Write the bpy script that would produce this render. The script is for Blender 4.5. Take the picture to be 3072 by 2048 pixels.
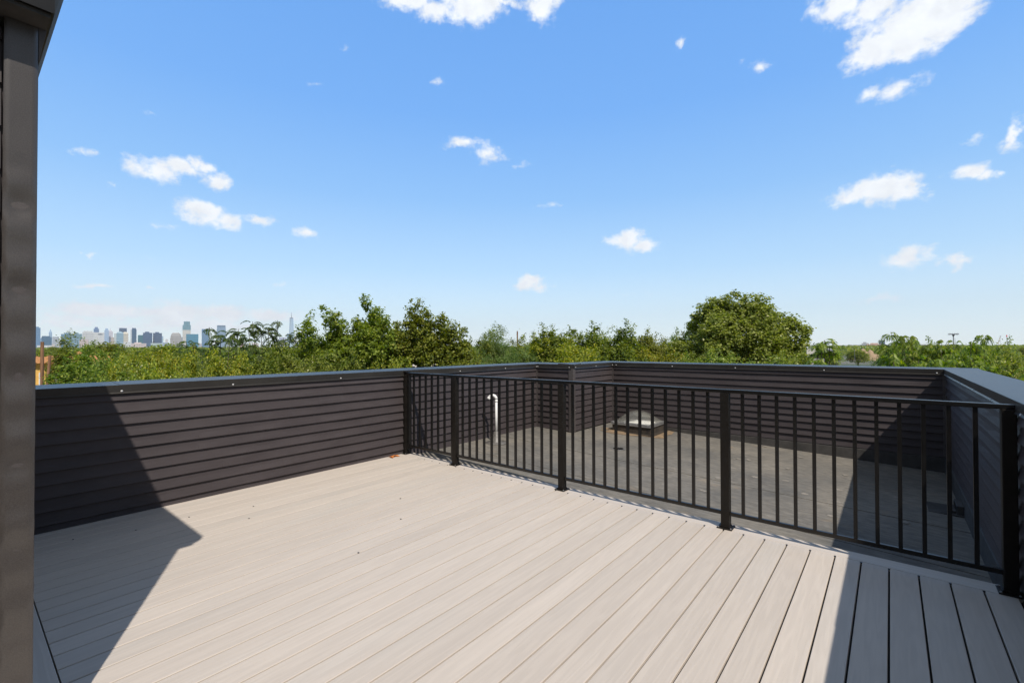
import bpy, math, random
import numpy as np
from mathutils import Vector, Matrix
R = math.radians
S = bpy.context.scene
for o in list(bpy.data.objects): bpy.data.objects.remove(o)
COL = S.collection

# ---------------------------------------------------------------- camera
F, YAW, PITCH, ROLL, EYE = 1382.16, 39.3586, 0.641, -0.1423, 1.5
_y, _p, _r = R(YAW), R(PITCH), R(ROLL)
FW = np.array([-math.sin(_y)*math.cos(_p), math.cos(_y)*math.cos(_p), math.sin(_p)])
_rt = np.array([math.cos(_y), math.sin(_y), 0.0]); _up = np.cross(_rt, FW)
RT = _rt*math.cos(_r)+_up*math.sin(_r); UP = -_rt*math.sin(_r)+_up*math.cos(_r)
cd = bpy.data.cameras.new('camera'); cam = bpy.data.objects.new('camera', cd); COL.objects.link(cam)
M = Matrix(((RT[0], UP[0], -FW[0], 0), (RT[1], UP[1], -FW[1], 0), (RT[2], UP[2], -FW[2], EYE), (0, 0, 0, 1)))
cam.matrix_world = M
cd.sensor_width = 36; cd.lens = F/3072*36; cd.clip_start = 0.05; cd.clip_end = 40000
S.camera = cam

def ray(px, py):
    d = FW*F+RT*(px-1536)-UP*(py-1024)
    return d/np.linalg.norm(d)
def at(px, py, dist):
    """point seen at photo pixel (px,py) at horizontal range dist metres"""
    d = ray(px, py); t = dist/math.hypot(d[0], d[1])
    return np.array([0, 0, EYE])+d*t

# ---------------------------------------------------------------- sun, exposure
SUN = Vector((-.705, .36, -1)).normalized()
sl = bpy.data.lights.new('sun', 'SUN'); sl.energy = 4.6; sl.angle = R(.55); sl.color = (1, .93, .84)
so = bpy.data.objects.new('sun', sl); COL.objects.link(so)
so.rotation_euler = SUN.to_track_quat('-Z', 'Y').to_euler()
EL = math.asin(-SUN.z); AZ = math.atan2(-SUN.x, -SUN.y)
S.view_settings.view_transform = 'Standard'; S.view_settings.look = 'None'
S.view_settings.exposure = 0.0; S.view_settings.gamma = 1

# ---------------------------------------------------------------- sky with clouds
def azel(ox, oy):
    d = ray(ox*1.30612, oy*1.30612)
    return math.atan2(d[0], d[1]), math.asin(d[2])
CLOUDS = [ # overview x, y, half width, half height, strength
 (945, 0, 60, 26, 1), (1010, 22, 62, 26, 1.1), (1085, 18, 70, 40, 1.2), (1248, 12, 36, 40, 1.1), (1150, 5, 60, 14, .8),
 (1930, 12, 66, 36, 1.1), (2000, 20, 80, 34, 1.1), (2100, 50, 120, 66, 1.3), (2170, 15, 90, 60, 1.3), (2010, 115, 66, 42, 1.2), (2080, 105, 80, 38, 1.1),
 (2070, 198, 66, 22, .62), (2000, 215, 30, 14, .5), (2338, 305, 28, 34, .95), (1736, 153, 24, 22, .7),
 (1068, 328, 46, 13, .7), (1122, 352, 36, 20, .75), (1195, 384, 16, 8, .35),
 (360, 390, 56, 26, 1.0), (415, 390, 50, 20, .95), (455, 378, 26, 18, .85), (498, 417, 32, 17, .95),
 (470, 486, 56, 24, 1.05), (515, 500, 44, 18, .95), (604, 504, 32, 9, .7), (700, 537, 27, 13, .8), (390, 515, 34, 8, .3),
 (2030, 430, 76, 32, 1.15), (1960, 447, 62, 22, .95), (2080, 440, 46, 26, 1.05), (2225, 397, 48, 17, .95), (2262, 408, 32, 12, .85),
 (1435, 550, 34, 18, 1.0), (1470, 563, 40, 14, .85), (2088, 590, 56, 20, 1.05), (2192, 599, 31, 15, 1.0), (1215, 652, 32, 18, .9), (1240, 662, 28, 13, .8),
 (202, 352, 26, 10, .6), (212, 657, 52, 6, .6), (350, 664, 16, 5, .5), (993, 188, 17, 8, .45), (1561, 105, 9, 12, .5), (786, 120, 12, 6, .35),
 (715, 187, 14, 6, .3), (345, 258, 16, 6, .3), (250, 423, 14, 7, .45), (210, 582, 10, 6, .45), (1440, 675, 40, 9, .35), (2010, 692, 60, 9, .4),
 (340, 595, 26, 9, .3), (650, 652, 18, 6, .4), (1252, 473, 28, 6, .35), (2245, 320, 26, 12, .4),
 (210, 705, 80, 20, 1.05), (300, 716, 74, 14, .85), (420, 722, 66, 22, 1.1), (520, 722, 86, 20, 1.05), (620, 725, 70, 16, .95), (150, 735, 90, 16, .9), (470, 746, 180, 16, .9), (655, 715, 40, 8, .5)]
W = bpy.data.worlds.new('World'); S.world = W; W.use_nodes = True
nt = W.node_tree; nt.nodes.clear()
def N(t, **k):
    n = nt.nodes.new(t)
    for a, b in k.items(): setattr(n, a, b)
    return n
def mth(op, a, b=None, clamp=False):
    n = N('ShaderNodeMath', operation=op, use_clamp=clamp)
    for i, v in enumerate((a, b)):
        if v is None: continue
        if isinstance(v, (int, float)): n.inputs[i].default_value = v
        else: nt.links.new(v, n.inputs[i])
    return n.outputs[0]
sky = N('ShaderNodeTexSky', sky_type='NISHITA', sun_disc=False, sun_elevation=EL, sun_rotation=AZ,
        altitude=0, air_density=1.0, dust_density=.35, ozone_density=2.2)
hsv = N('ShaderNodeHueSaturation'); hsv.inputs['Saturation'].default_value = 1.02; hsv.inputs['Value'].default_value = 1.0
nt.links.new(sky.outputs[0], hsv.inputs['Color'])
tc = N('ShaderNodeTexCoord')
sep = N('ShaderNodeSeparateXYZ'); nt.links.new(tc.outputs['Generated'], sep.inputs[0])
az = mth('ARCTAN2', sep.outputs[0], sep.outputs[1]); el = mth('ARCSINE', sep.outputs[2])
ramp = N('ShaderNodeValToRGB'); nt.links.new(mth('MULTIPLY', sep.outputs[2], 1.0, True), ramp.inputs[0])
re_ = ramp.color_ramp.elements
STOPS = [(0, (.86, .97, 1.02)), (.06, (.72, .91, 1.04)), (.16, (.47, .74, 1.03)), (.30, (.275, .565, 1.0)), (.45, (.178, .455, .98)), (.60, (.15, .41, .94)), (.72, (.28, .33, .38)), (1, (.28, .30, .32))]  # overhead stops, out of view, greyed and dimmed to set the shade fill
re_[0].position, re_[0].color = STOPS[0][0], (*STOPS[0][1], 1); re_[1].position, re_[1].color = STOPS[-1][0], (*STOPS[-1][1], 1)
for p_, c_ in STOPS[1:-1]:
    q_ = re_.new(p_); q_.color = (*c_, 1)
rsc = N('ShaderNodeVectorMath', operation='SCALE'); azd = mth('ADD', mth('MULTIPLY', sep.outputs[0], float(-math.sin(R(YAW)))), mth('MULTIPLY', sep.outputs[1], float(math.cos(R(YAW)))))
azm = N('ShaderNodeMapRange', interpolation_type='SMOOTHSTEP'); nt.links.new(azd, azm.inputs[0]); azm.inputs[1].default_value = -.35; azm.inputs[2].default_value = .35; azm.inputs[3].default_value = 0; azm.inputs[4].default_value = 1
amx = N('ShaderNodeMixRGB'); nt.links.new(azm.outputs[0], amx.inputs[0]); amx.inputs[1].default_value = (.24, .25, .265, 1); nt.links.new(ramp.outputs[0], amx.inputs[2])  # unseen sky behind the camera mixed to dim grey, setting shade levels
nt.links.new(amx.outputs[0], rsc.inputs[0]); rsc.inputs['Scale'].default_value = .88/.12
nsc = N('ShaderNodeVectorMath', operation='SCALE'); nt.links.new(hsv.outputs[0], nsc.inputs[0]); nsc.inputs['Scale'].default_value = .25
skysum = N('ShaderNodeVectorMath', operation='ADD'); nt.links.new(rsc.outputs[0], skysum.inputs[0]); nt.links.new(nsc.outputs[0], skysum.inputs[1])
cmb = N('ShaderNodeCombineXYZ'); nt.links.new(az, cmb.inputs[0]); nt.links.new(el, cmb.inputs[1])
def noise(scale, detail, rough, off=(0, 0, 0), zs=1.0):
    mp = N('ShaderNodeMapping'); mp.inputs['Scale'].default_value = (scale, scale*zs, scale); mp.inputs['Location'].default_value = off
    nt.links.new(cmb.outputs[0], mp.inputs[0])
    n = N('ShaderNodeTexNoise'); n.inputs['Scale'].default_value = 1; n.inputs['Detail'].default_value = detail; n.inputs['Roughness'].default_value = rough
    nt.links.new(mp.outputs[0], n.inputs['Vector']); return n
wn = noise(16, 5, .62, (3, 1, 0))
wsub = N('ShaderNodeVectorMath', operation='SUBTRACT'); nt.links.new(wn.outputs['Color'], wsub.inputs[0]); wsub.inputs[1].default_value = (.5, .5, .5)
wsc = N('ShaderNodeVectorMath', operation='MULTIPLY'); nt.links.new(wsub.outputs[0], wsc.inputs[0]); wsc.inputs[1].default_value = (.085, .045, 0)
wadd = N('ShaderNodeVectorMath', operation='ADD'); nt.links.new(cmb.outputs[0], wadd.inputs[0]); nt.links.new(wsc.outputs[0], wadd.inputs[1])
acc = None
for (ox, oy, hw, hh, st) in CLOUDS:
    a0, e0 = azel(ox, oy); a1, _ = azel(ox+hw, oy); _, e1 = azel(ox, oy-hh)
    sb = N('ShaderNodeVectorMath', operation='SUBTRACT'); nt.links.new(wadd.outputs[0], sb.inputs[0]); sb.inputs[1].default_value = (a0, e0, 0)
    ml = N('ShaderNodeVectorMath', operation='MULTIPLY'); nt.links.new(sb.outputs[0], ml.inputs[0]); ml.inputs[1].default_value = (1/abs(a1-a0), 1/abs(e1-e0), 0)
    ln = N('ShaderNodeVectorMath', operation='LENGTH'); nt.links.new(ml.outputs[0], ln.inputs[0])
    v = mth('SUBTRACT', 1.5, ln.outputs['Value']); v = mth('MULTIPLY', v, st)
    acc = v if acc is None else mth('MAXIMUM', acc, v)
fn = noise(48, 8, .6, (7, 2, 0), 1.3)
big = noise(22, 4, .6, (1, 9, 0), 1.4)
dn = mth('ADD', acc, mth('MULTIPLY', mth('SUBTRACT', fn.outputs[0], .5), 1.15))
dn = mth('ADD', dn, mth('MULTIPLY', mth('SUBTRACT', big.outputs[0], .5), 1.9))
al = N('ShaderNodeMapRange', interpolation_type='SMOOTHSTEP'); nt.links.new(dn, al.inputs[0])
al.inputs[1].default_value = .08; al.inputs[2].default_value = 1.12
strength = mth('MULTIPLY', mth('MINIMUM', mth('MAXIMUM', acc, 0), 1), 1)
# cloud shading painted by noise: white body with faint grey patches
dn2 = noise(30, 6, .6, (1.2, 5, 0))
shade = N('ShaderNodeMapRange'); nt.links.new(dn2.outputs[0], shade.inputs[0])
shade.inputs[1].default_value = .35; shade.inputs[2].default_value = .65; shade.inputs[3].default_value = .93; shade.inputs[4].default_value = 1.06
cc = N('ShaderNodeMixRGB', blend_type='MULTIPLY'); cc.inputs[0].default_value = 1; cc.inputs[1].default_value = (7.9, 8.25, 8.7, 1)
nt.links.new(shade.outputs[0], cc.inputs[2])
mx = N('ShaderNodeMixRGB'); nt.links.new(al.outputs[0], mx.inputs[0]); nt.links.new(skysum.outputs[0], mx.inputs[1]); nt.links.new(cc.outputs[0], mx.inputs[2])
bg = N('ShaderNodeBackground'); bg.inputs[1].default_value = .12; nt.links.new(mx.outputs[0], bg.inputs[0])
wo = N('ShaderNodeOutputWorld'); nt.links.new(bg.outputs[0], wo.inputs[0])

# ---------------------------------------------------------------- helpers
def prop(o, label=None, cat=None, group=None, kind=None):
    if label: o['label'] = label
    if cat: o['category'] = cat
    if group: o['group'] = group
    if kind: o['kind'] = kind
    return o
def empty(name, loc, label, cat, group=None):
    o = bpy.data.objects.new(name, None); o.location = loc; o.empty_display_size = .1; COL.objects.link(o)
    return prop(o, label, cat, group)
class MB:
    def __init__(s): s.v = []; s.f = []
    def box(s, x0, x1, y0, y1, z0, z1, Mx=None):
        n = len(s.v); c = [(x, y, z) for z in (z0, z1) for y in (y0, y1) for x in (x0, x1)]
        if Mx is not None: c = [tuple(Mx @ Vector(p)) for p in c]
        s.v += c; s.f += [tuple(n+i for i in q) for q in ((0, 2, 3, 1), (4, 5, 7, 6), (0, 1, 5, 4), (2, 6, 7, 3), (0, 4, 6, 2), (1, 3, 7, 5))]
        return s
    def poly_extrude(s, pts, fn):
        """pts: closed 2D profile; fn(p, end) -> 3D for end 0/1"""
        n = len(s.v); k = len(pts)
        s.v += [tuple(fn(p, 0)) for p in pts]+[tuple(fn(p, 1)) for p in pts]
        for i in range(k): s.f.append((n+i, n+(i+1) % k, n+k+(i+1) % k, n+k+i))
        s.f.append(tuple(n+i for i in range(k))[::-1]); s.f.append(tuple(n+k+i for i in range(k)))
        return s
    def tube(s, pts, rads, seg=8, cap=True):
        pts = [Vector(p) for p in pts]; n0 = len(s.v); ref = None
        for i, p in enumerate(pts):
            d = (pts[min(i+1, len(pts)-1)]-pts[max(i-1, 0)]).normalized()
            if ref is None: ref = d.orthogonal().normalized()
            a = (ref-d*ref.dot(d)).normalized(); ref = a; b = d.cross(a)
            for k in range(seg):
                t = 2*math.pi*k/seg; s.v.append(tuple(p+(a*math.cos(t)+b*math.sin(t))*rads[i]))
        for i in range(len(pts)-1):
            for k in range(seg):
                a_ = n0+i*seg+k; b_ = n0+i*seg+(k+1) % seg; s.f.append((a_, b_, b_+seg, a_+seg))
        if cap:
            s.f.append(tuple(n0+k for k in range(seg))[::-1]); m = n0+(len(pts)-1)*seg; s.f.append(tuple(m+k for k in range(seg)))
        return s
    def lathe(s, c, prof, seg=24, axis=None):
        """prof: list of (radius, height) revolved about vertical axis at c"""
        n0 = len(s.v)
        for (r, h) in prof:
            for k in range(seg):
                t = 2*math.pi*k/seg; s.v.append((c[0]+r*math.cos(t), c[1]+r*math.sin(t), c[2]+h))
        for i in range(len(prof)-1):
            for k in range(seg):
                a_ = n0+i*seg+k; b_ = n0+i*seg+(k+1) % seg; s.f.append((a_, b_, b_+seg, a_+seg))
        m = n0+(len(prof)-1)*seg; s.f.append(tuple(m+k for k in range(seg))); s.f.append(tuple(n0+k for k in range(seg))[::-1])
        return s
    def build(s, name, mat, parent=None, smooth=False, bevel=0, loc=None):
        me = bpy.data.meshes.new(name); me.from_pydata([tuple(map(float, v)) for v in s.v], [], s.f); me.update()
        if isinstance(mat, (list, tuple)):
            for m in mat: me.materials.append(m)
        else: me.materials.append(mat)
        if smooth: me.polygons.foreach_set('use_smooth', [True]*len(me.polygons))
        o = bpy.data.objects.new(name, me); COL.objects.link(o)
        if parent: o.parent = parent; o.matrix_parent_inverse = Matrix.Translation(-Vector(parent.location))
        if bevel:
            b = o.modifiers.new('bevel', 'BEVEL'); b.width = bevel; b.segments = 2; b.limit_method = 'ANGLE'
        return o

# ---------------------------------------------------------------- materials
def mat(name, col, rough=.6, metal=0, spec=.5):
    m = bpy.data.materials.new(name); m.use_nodes = True; b = m.node_tree.nodes['Principled BSDF']
    b.inputs['Base Color'].default_value = (*col, 1); b.inputs['Roughness'].default_value = rough
    b.inputs['Metallic'].default_value = metal; b.inputs['Specular IOR Level'].default_value = spec
    return m
def nodes(m):
    t = m.node_tree
    def mk(ty, **k):
        n = t.nodes.new(ty)
        for a, b in k.items():
            if a.startswith('i_'):
                n.inputs[a[2:]].default_value = b
            else: setattr(n, a, b)
        return n
    return t, mk, t.nodes['Principled BSDF']
def mottled(name, c1, c2, scale=6, rough=.6, bump=.0, bscale=60, spec=.5, stretch=(1, 1, 1), detail=5, metal=0, lo=.35, hi=.65, coords='Object', bdist=.002):
    m = mat(name, c1, rough, metal, spec); t, mk, b = nodes(m)
    tc = mk('ShaderNodeTexCoord'); mp = mk('ShaderNodeMapping'); mp.inputs['Scale'].default_value = stretch
    t.links.new(tc.outputs[coords], mp.inputs[0])
    n = mk('ShaderNodeTexNoise', i_Scale=scale, i_Detail=detail, i_Roughness=.6); t.links.new(mp.outputs[0], n.inputs['Vector'])
    r = mk('ShaderNodeValToRGB'); r.color_ramp.elements[0].position = lo; r.color_ramp.elements[1].position = hi
    r.color_ramp.elements[0].color = (*c1, 1); r.color_ramp.elements[1].color = (*c2, 1)
    t.links.new(n.outputs[0], r.inputs[0]); t.links.new(r.outputs[0], b.inputs['Base Color'])
    if bump:
        n2 = mk('ShaderNodeTexNoise', i_Scale=bscale, i_Detail=4); t.links.new(mp.outputs[0], n2.inputs['Vector'])
        bp = mk('ShaderNodeBump'); bp.inputs['Strength'].default_value = bump; bp.inputs['Distance'].default_value = bdist
        t.links.new(n2.outputs[0], bp.inputs['Height']); t.links.new(bp.outputs[0], b.inputs['Normal'])
    return m
m_siding = mottled('brown_vinyl_siding', (.050, .0415, .043), (.063, .053, .0545), 2.2, .50, .25, 420, .25, (1, 1, 3))
m_coping = mottled('dark_bronze_coping', (.022, .021, .020), (.032, .031, .029), 3, .36, .10, 300, .42)
m_trim = mottled('brown_corner_trim', (.062, .053, .052), (.082, .072, .070), 3, .5, .5, 260, .5)
m_black = mottled('black_powder_coat', (.006, .0056, .0052), (.009, .0084, .0078), 8, .30, .10, 500, .45)
m_post = mottled('black_post_coat', (.010, .0085, .007), (.014, .012, .010), 8, .45, .3, 600, .22)
m_screw = mat('painted_screw_head', (.50, .50, .50), .4)
m_white = mottled('white_plastic_pipe', (.72, .72, .70), (.82, .82, .80), 5, .35)
m_boot = mottled('grey_rubber_boot', (.10, .095, .085), (.17, .16, .15), 20, .45, .3, 60)
m_flash = mottled('dark_membrane_flashing', (.035, .033, .030), (.065, .06, .055), 6, .75, .5, 30)
m_alu = mottled('mill_aluminium', (.30, .31, .31), (.42, .42, .42), 12, .38, 0, 60, metal=.6)
m_rust = mottled('old_curb_membrane', (.025, .022, .019), (.065, .05, .037), 12, .8, .4, 40)

m_coping.node_tree.nodes['Principled BSDF'].inputs['Specular Tint'].default_value = (1, .88, .78, 1)
# composite deck boards
def deck_mat():
    m = mat('grey_beige_composite_decking', (.5, .45, .4), .55, 0, .4); t, mk, b = nodes(m)
    g = mk('ShaderNodeNewGeometry'); tc = mk('ShaderNodeTexCoord')
    def nz(scale, st, det=5, vec=None, rough=.6):
        mp = mk('ShaderNodeMapping'); mp.inputs['Scale'].default_value = st; t.links.new(tc.outputs['Object'], mp.inputs[0])
        # each board gets its own stretch of pattern
        ad = mk('ShaderNodeVectorMath', operation='ADD'); sc = mk('ShaderNodeVectorMath', operation='SCALE'); sc.inputs['Scale'].default_value = 37
        cb = mk('ShaderNodeCombineXYZ'); 
        for i in range(3): t.links.new(g.outputs['Random Per Island'], cb.inputs[i])
        t.links.new(cb.outputs[0], sc.inputs[0]); t.links.new(mp.outputs[0], ad.inputs[0]); t.links.new(sc.outputs[0], ad.inputs[1])
        n = mk('ShaderNodeTexNoise', i_Scale=scale, i_Detail=det, i_Roughness=rough); t.links.new(ad.outputs[0], n.inputs['Vector']); return n
    streak = nz(1.0, (9, .55, 1)); broad = nz(1.0, (2.2, .28, 1), 2)
    r1 = mk('ShaderNodeValToRGB'); e = r1.color_ramp.elements
    e[0].position = .3; e[0].color = (.545, .482, .418, 1); e[1].position = .7; e[1].color = (.572, .507, .440, 1)
    t.links.new(streak.outputs[0], r1.inputs[0])
    r2 = mk('ShaderNodeValToRGB'); e = r2.color_ramp.elements
    e[0].position = .52; e[0].color = (0, 0, 0, 1); e[1].position = .74; e[1].color = (.42, .42, .42, 1)
    t.links.new(broad.outputs[0], r2.inputs[0])
    mx = mk('ShaderNodeMixRGB'); t.links.new(r2.outputs[0], mx.inputs[0]); t.links.new(r1.outputs[0], mx.inputs[1]); mx.inputs[2].default_value = (.50, .475, .435, 1)
    # per board tint
    mr = mk('ShaderNodeMapRange'); mr.inputs[3].default_value = .95; mr.inputs[4].default_value = 1.035; t.links.new(g.outputs['Random Per Island'], mr.inputs[0])
    m2 = mk('ShaderNodeMixRGB', blend_type='MULTIPLY'); m2.inputs[0].default_value = 1; t.links.new(mx.outputs[0], m2.inputs[1]); t.links.new(mr.outputs[0], m2.inputs[2])
    # embossed wood grain
    gr = nz(1.0, (46, 1.5, 1), 3, rough=.5); w = mk('ShaderNodeMath', operation='SINE'); ml = mk('ShaderNodeMath', operation='MULTIPLY'); ml.inputs[1].default_value = 42
    swirl = nz(1.0, (11, .8, 1), 3); t.links.new(swirl.outputs[0], ml.inputs[0]); t.links.new(ml.outputs[0], w.inputs[0])
    ad = mk('ShaderNodeMath', operation='MULTIPLY_ADD'); t.links.new(w.outputs[0], ad.inputs[0]); ad.inputs[1].default_value = .18; t.links.new(gr.outputs[0], ad.inputs[2])
    lines = mk('ShaderNodeMapRange'); lines.inputs[1].default_value = .3; lines.inputs[2].default_value = .8; t.links.new(ad.outputs[0], lines.inputs[0])
    mp2 = mk('ShaderNodeMapRange'); mp2.inputs[3].default_value = .95; mp2.inputs[4].default_value = 1.03; t.links.new(lines.outputs[0], mp2.inputs[0])
    m3 = mk('ShaderNodeMixRGB', blend_type='MULTIPLY'); m3.inputs[0].default_value = 1; t.links.new(m2.outputs[0], m3.inputs[1]); t.links.new(mp2.outputs[0], m3.inputs[2])
    t.links.new(m3.outputs[0], b.inputs['Base Color'])
    bp = mk('ShaderNodeBump'); bp.inputs['Strength'].default_value = .45; bp.inputs['Distance'].default_value = .0008
    t.links.new(lines.outputs[0], bp.inputs['Height']); t.links.new(bp.outputs[0], b.inputs['Normal'])
    return m
m_deck = deck_mat()

def roof_mat():
    m = mat('weathered_roof_membrane', (.14, .13, .11), .78, 0, .3); t, mk, b = nodes(m); tc = mk('ShaderNodeTexCoord')
    def nz(s, st=(1, 1, 1), d=6, r=.62):
        mp = mk('ShaderNodeMapping'); mp.inputs['Scale'].default_value = st; t.links.new(tc.outputs['Object'], mp.inputs[0])
        n = mk('ShaderNodeTexNoise', i_Scale=s, i_Detail=d, i_Roughness=r); t.links.new(mp.outputs[0], n.inputs['Vector']); return n
    n1 = nz(1.1); r1 = mk('ShaderNodeValToRGB'); e = r1.color_ramp.elements
    e[0].position = .33; e[0].color = (.128, .123, .112, 1); e[1].position = .68; e[1].color = (.212, .192, .160, 1); t.links.new(n1.outputs[0], r1.inputs[0])
    n2 = nz(9, (1, 2.6, 1)); r2 = mk('ShaderNodeMapRange'); r2.inputs[1].default_value = .3; r2.inputs[2].default_value = .7; r2.inputs[3].default_value = .68; r2.inputs[4].default_value = 1.25
    t.links.new(n2.outputs[0], r2.inputs[0])
    mx = mk('ShaderNodeMixRGB', blend_type='MULTIPLY'); mx.inputs[0].default_value = 1; t.links.new(r1.outputs[0], mx.inputs[1]); t.links.new(r2.outputs[0], mx.inputs[2])
    # rusty silt traces
    n3 = nz(2.3, (1, 1.3, 1), 7); r3 = mk('ShaderNodeValToRGB'); e = r3.color_ramp.elements
    e[0].position = .62; e[0].color = (0, 0, 0, 1); e[1].position = .80; e[1].color = (.55, .55, .55, 1); t.links.new(n3.outputs[0], r3.inputs[0])
    m2 = mk('ShaderNodeMixRGB'); t.links.new(r3.outputs[0], m2.inputs[0]); t.links.new(mx.outputs[0], m2.inputs[1]); m2.inputs[2].default_value = (.34, .24, .14, 1)
    t.links.new(m2.outputs[0], b.inputs['Base Color'])
    n4 = nz(70); bp = mk('ShaderNodeBump'); bp.inputs['Strength'].default_value = .5; bp.inputs['Distance'].default_value = .003
    t.links.new(n4.outputs[0], bp.inputs['Height']); t.links.new(bp.outputs[0], b.inputs['Normal'])
    return m
m_roof = roof_mat()

def leaf_mat(name, dark, light, yellow=None, trans=.42, yprob=.12, rough=.5):
    m = mat(name, dark, rough+.05, 0, .28); t, mk, b = nodes(m)
    g = mk('ShaderNodeNewGeometry'); oi = mk('ShaderNodeObjectInfo')
    r = mk('ShaderNodeValToRGB'); e = r.color_ramp.elements
    e[0].position = 0; e[0].color = (*dark, 1); e[1].position = 1-yprob; e[1].color = (*light, 1)
    if yellow: q = e.new(.999); q.color = (*yellow, 1)
    t.links.new(g.outputs['Random Per Island'], r.inputs[0])
    hs = mk('ShaderNodeHueSaturation'); mr = mk('ShaderNodeMapRange'); mr.inputs[3].default_value = .95; mr.inputs[4].default_value = 1.25
    t.links.new(oi.outputs['Random'], mr.inputs[0]); t.links.new(mr.outputs[0], hs.inputs['Value'])
    mr2 = mk('ShaderNodeMapRange'); mr2.inputs[3].default_value = .485; mr2.inputs[4].default_value = .512
    t.links.new(oi.outputs['Random'], mr2.inputs[0]); t.links.new(mr2.outputs[0], hs.inputs['Hue'])
    t.links.new(r.outputs[0], hs.inputs['Color']); t.links.new(hs.outputs[0], b.inputs['Base Color'])
    tr = mk('ShaderNodeBsdfTranslucent'); hs2 = mk('ShaderNodeHueSaturation'); hs2.inputs['Value'].default_value = 1.6; hs2.inputs['Saturation'].default_value = 1.15
    t.links.new(hs.outputs[0], hs2.inputs['Color']); t.links.new(hs2.outputs[0], tr.inputs[0])
    ms = mk('ShaderNodeMixShader'); ms.inputs[0].default_value = trans
    t.links.new(b.outputs[0], ms.inputs[1]); t.links.new(tr.outputs[0], ms.inputs[2])
    t.links.new(ms.outputs[0], t.nodes['Material Output'].inputs[0])
    return m
L_dark = leaf_mat('deep_green_leaves', (0.070, 0.115, 0.018), (0.250, 0.295, 0.040), (0.286, 0.286, 0.065))
L_mid = leaf_mat('green_leaves', (0.062, 0.112, 0.022), (0.225, 0.275, 0.040), (0.338, 0.338, 0.065))
L_bright = leaf_mat('yellow_green_leaves', (0.106, 0.156, 0.025), (0.34, 0.365, 0.045), (0.468, 0.39, 0.058), yprob=.2)
L_pale = leaf_mat('pale_sage_leaves', (0.065, 0.110, 0.030), (0.20, 0.27, 0.075), (0.325, 0.338, 0.156))
L_round = leaf_mat('mottled_olive_leaves', (0.085, 0.125, 0.025), (0.29, 0.33, 0.060), (0.546, 0.546, 0.286), yprob=.10)
L_ail = leaf_mat('glossy_compound_leaves', (0.056, 0.112, 0.018), (0.22, 0.30, 0.030), (0.338, 0.364, 0.065), rough=.38)
m_bark = mottled('brown_bark', (.09, .07, .05), (.20, .165, .125), 14, .9, .6, 40, .2, (1, 1, .3))

# ================================================================ STRUCTURE
A, XB, Y1, YF, X2 = 5.33, .61, 7.244, 8.80, -4.51
HT, HB, CC, Z0 = 1.1677, 1.0895, .10818, .0552
def zroof(x): return -.05-.0365*(x+5.33)
GROUND = -11.5
# ground
g = MB()
nR = 48
rad = [0, 12, 60, 300, 1500, 5000, 8800]
g.v.append((0, 0, GROUND))
for r_ in rad[1:]:
    for k in range(nR): g.v.append((r_*math.cos(2*math.pi*k/nR), r_*math.sin(2*math.pi*k/nR), GROUND))
for k in range(nR): g.f.append((0, 1+k, 1+(k+1) % nR))
for i in range(len(rad)-2):
    for k in range(nR):
        a_ = 1+i*nR+k; b_ = 1+i*nR+(k+1) % nR; g.f.append((a_, a_+nR, b_+nR, b_))
m_ground = mottled('patchy_ground', (.05, .075, .03), (.16, .15, .13), .03, .9, detail=9)
prop(g.build('ground', m_ground), kind='structure')

# roof deck (composite boards)
BX0, BP = -2.4126, .1497
d = MB(); GAP = .0092
ks = range(-22, 24)
yF0, yF1 = .3275, 4.028
def board(x0, x1, y0, y1):
    # slightly crowned board, split lengthwise so long grain stays per board
    z = 0.0; e = .0022
    n = len(d.v)
    prof = [(x0, -.022), (x0, -e), (x0+e, z), (x1-e, z), (x1, -e), (x1, -.022)]
    d.poly_extrude([(p[0], p[1]) for p in prof], lambda p, k: (p[0], (y0, y1)[k], p[1]))
for k in ks:
    x0 = BX0+(k-1)*BP+GAP/2; x1 = BX0+k*BP-GAP/2
    x0 = max(x0, -A+.004); x1 = min(x1, XB-.012)
    if x1-x0 < .02: continue
    board(x0, x1, yF0, yF1)
    if x0 > -2.32: board(x0, x1, -4, .18)
d.build('deck', m_deck); deck = bpy.data.objects['deck']; prop(deck, kind='structure')
db = MB()
def boardx(x0, x1, y0, y1):
    e = .003; prof = [(y0, -.022), (y0, -e), (y0+e, 0), (y1-e, 0), (y1, -e), (y1, -.022)]
    db.poly_extrude(prof, lambda p, k: ((x0, x1)[k], p[0], p[1]))
boardx(-A+.004, -1.70, 4.0335, 4.186); boardx(-1.698, XB-.012, 4.0335, 4.186)
boardx(-A+.004, XB-.012, .186, .322)
me_x = db
m_deckx = m_deck.copy(); m_deckx.name = 'composite_border_board'
for n in m_deckx.node_tree.nodes:
    if n.type == 'MAPPING':
        s = n.inputs['Scale'].default_value; n.inputs['Scale'].default_value = (s[1], s[0], s[2])
o = db.build('deck_border', m_deckx, deck)
# screws ends: dark clip dots at gap ends
for k in range(-16, 22):
    x = BX0+k*BP
    if x > XB-.05: continue
    MB().box(x-.006, x+.006, 4.012, 4.026, -.004, .0015).build('fastener', m_black, deck)
random.seed(5)
for (px, py) in ((364, 1513), (575, 1556), (762, 1519), (748, 1555), (1202, 1495), (1202, 1556), (222, 1622), (411, 1593), (1077, 1658)):
    dd = ray(px, py); t = -EYE/dd[2]; x, y = dd[0]*t, dd[1]*t
    x = BX0+round((x-BX0)/BP)*BP
    MB().box(x-.009, x+.007, y-.004, y+.004, -.004, .003).build('fastener', m_black, deck)
# joists under the gaps
js = MB().box(-A+.01, XB-.02, -4, 4.15, -.034, -.0235)
js.build('deck_frame', mat('dark_deck_frame', (.02, .018, .016), .9), deck)

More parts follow.
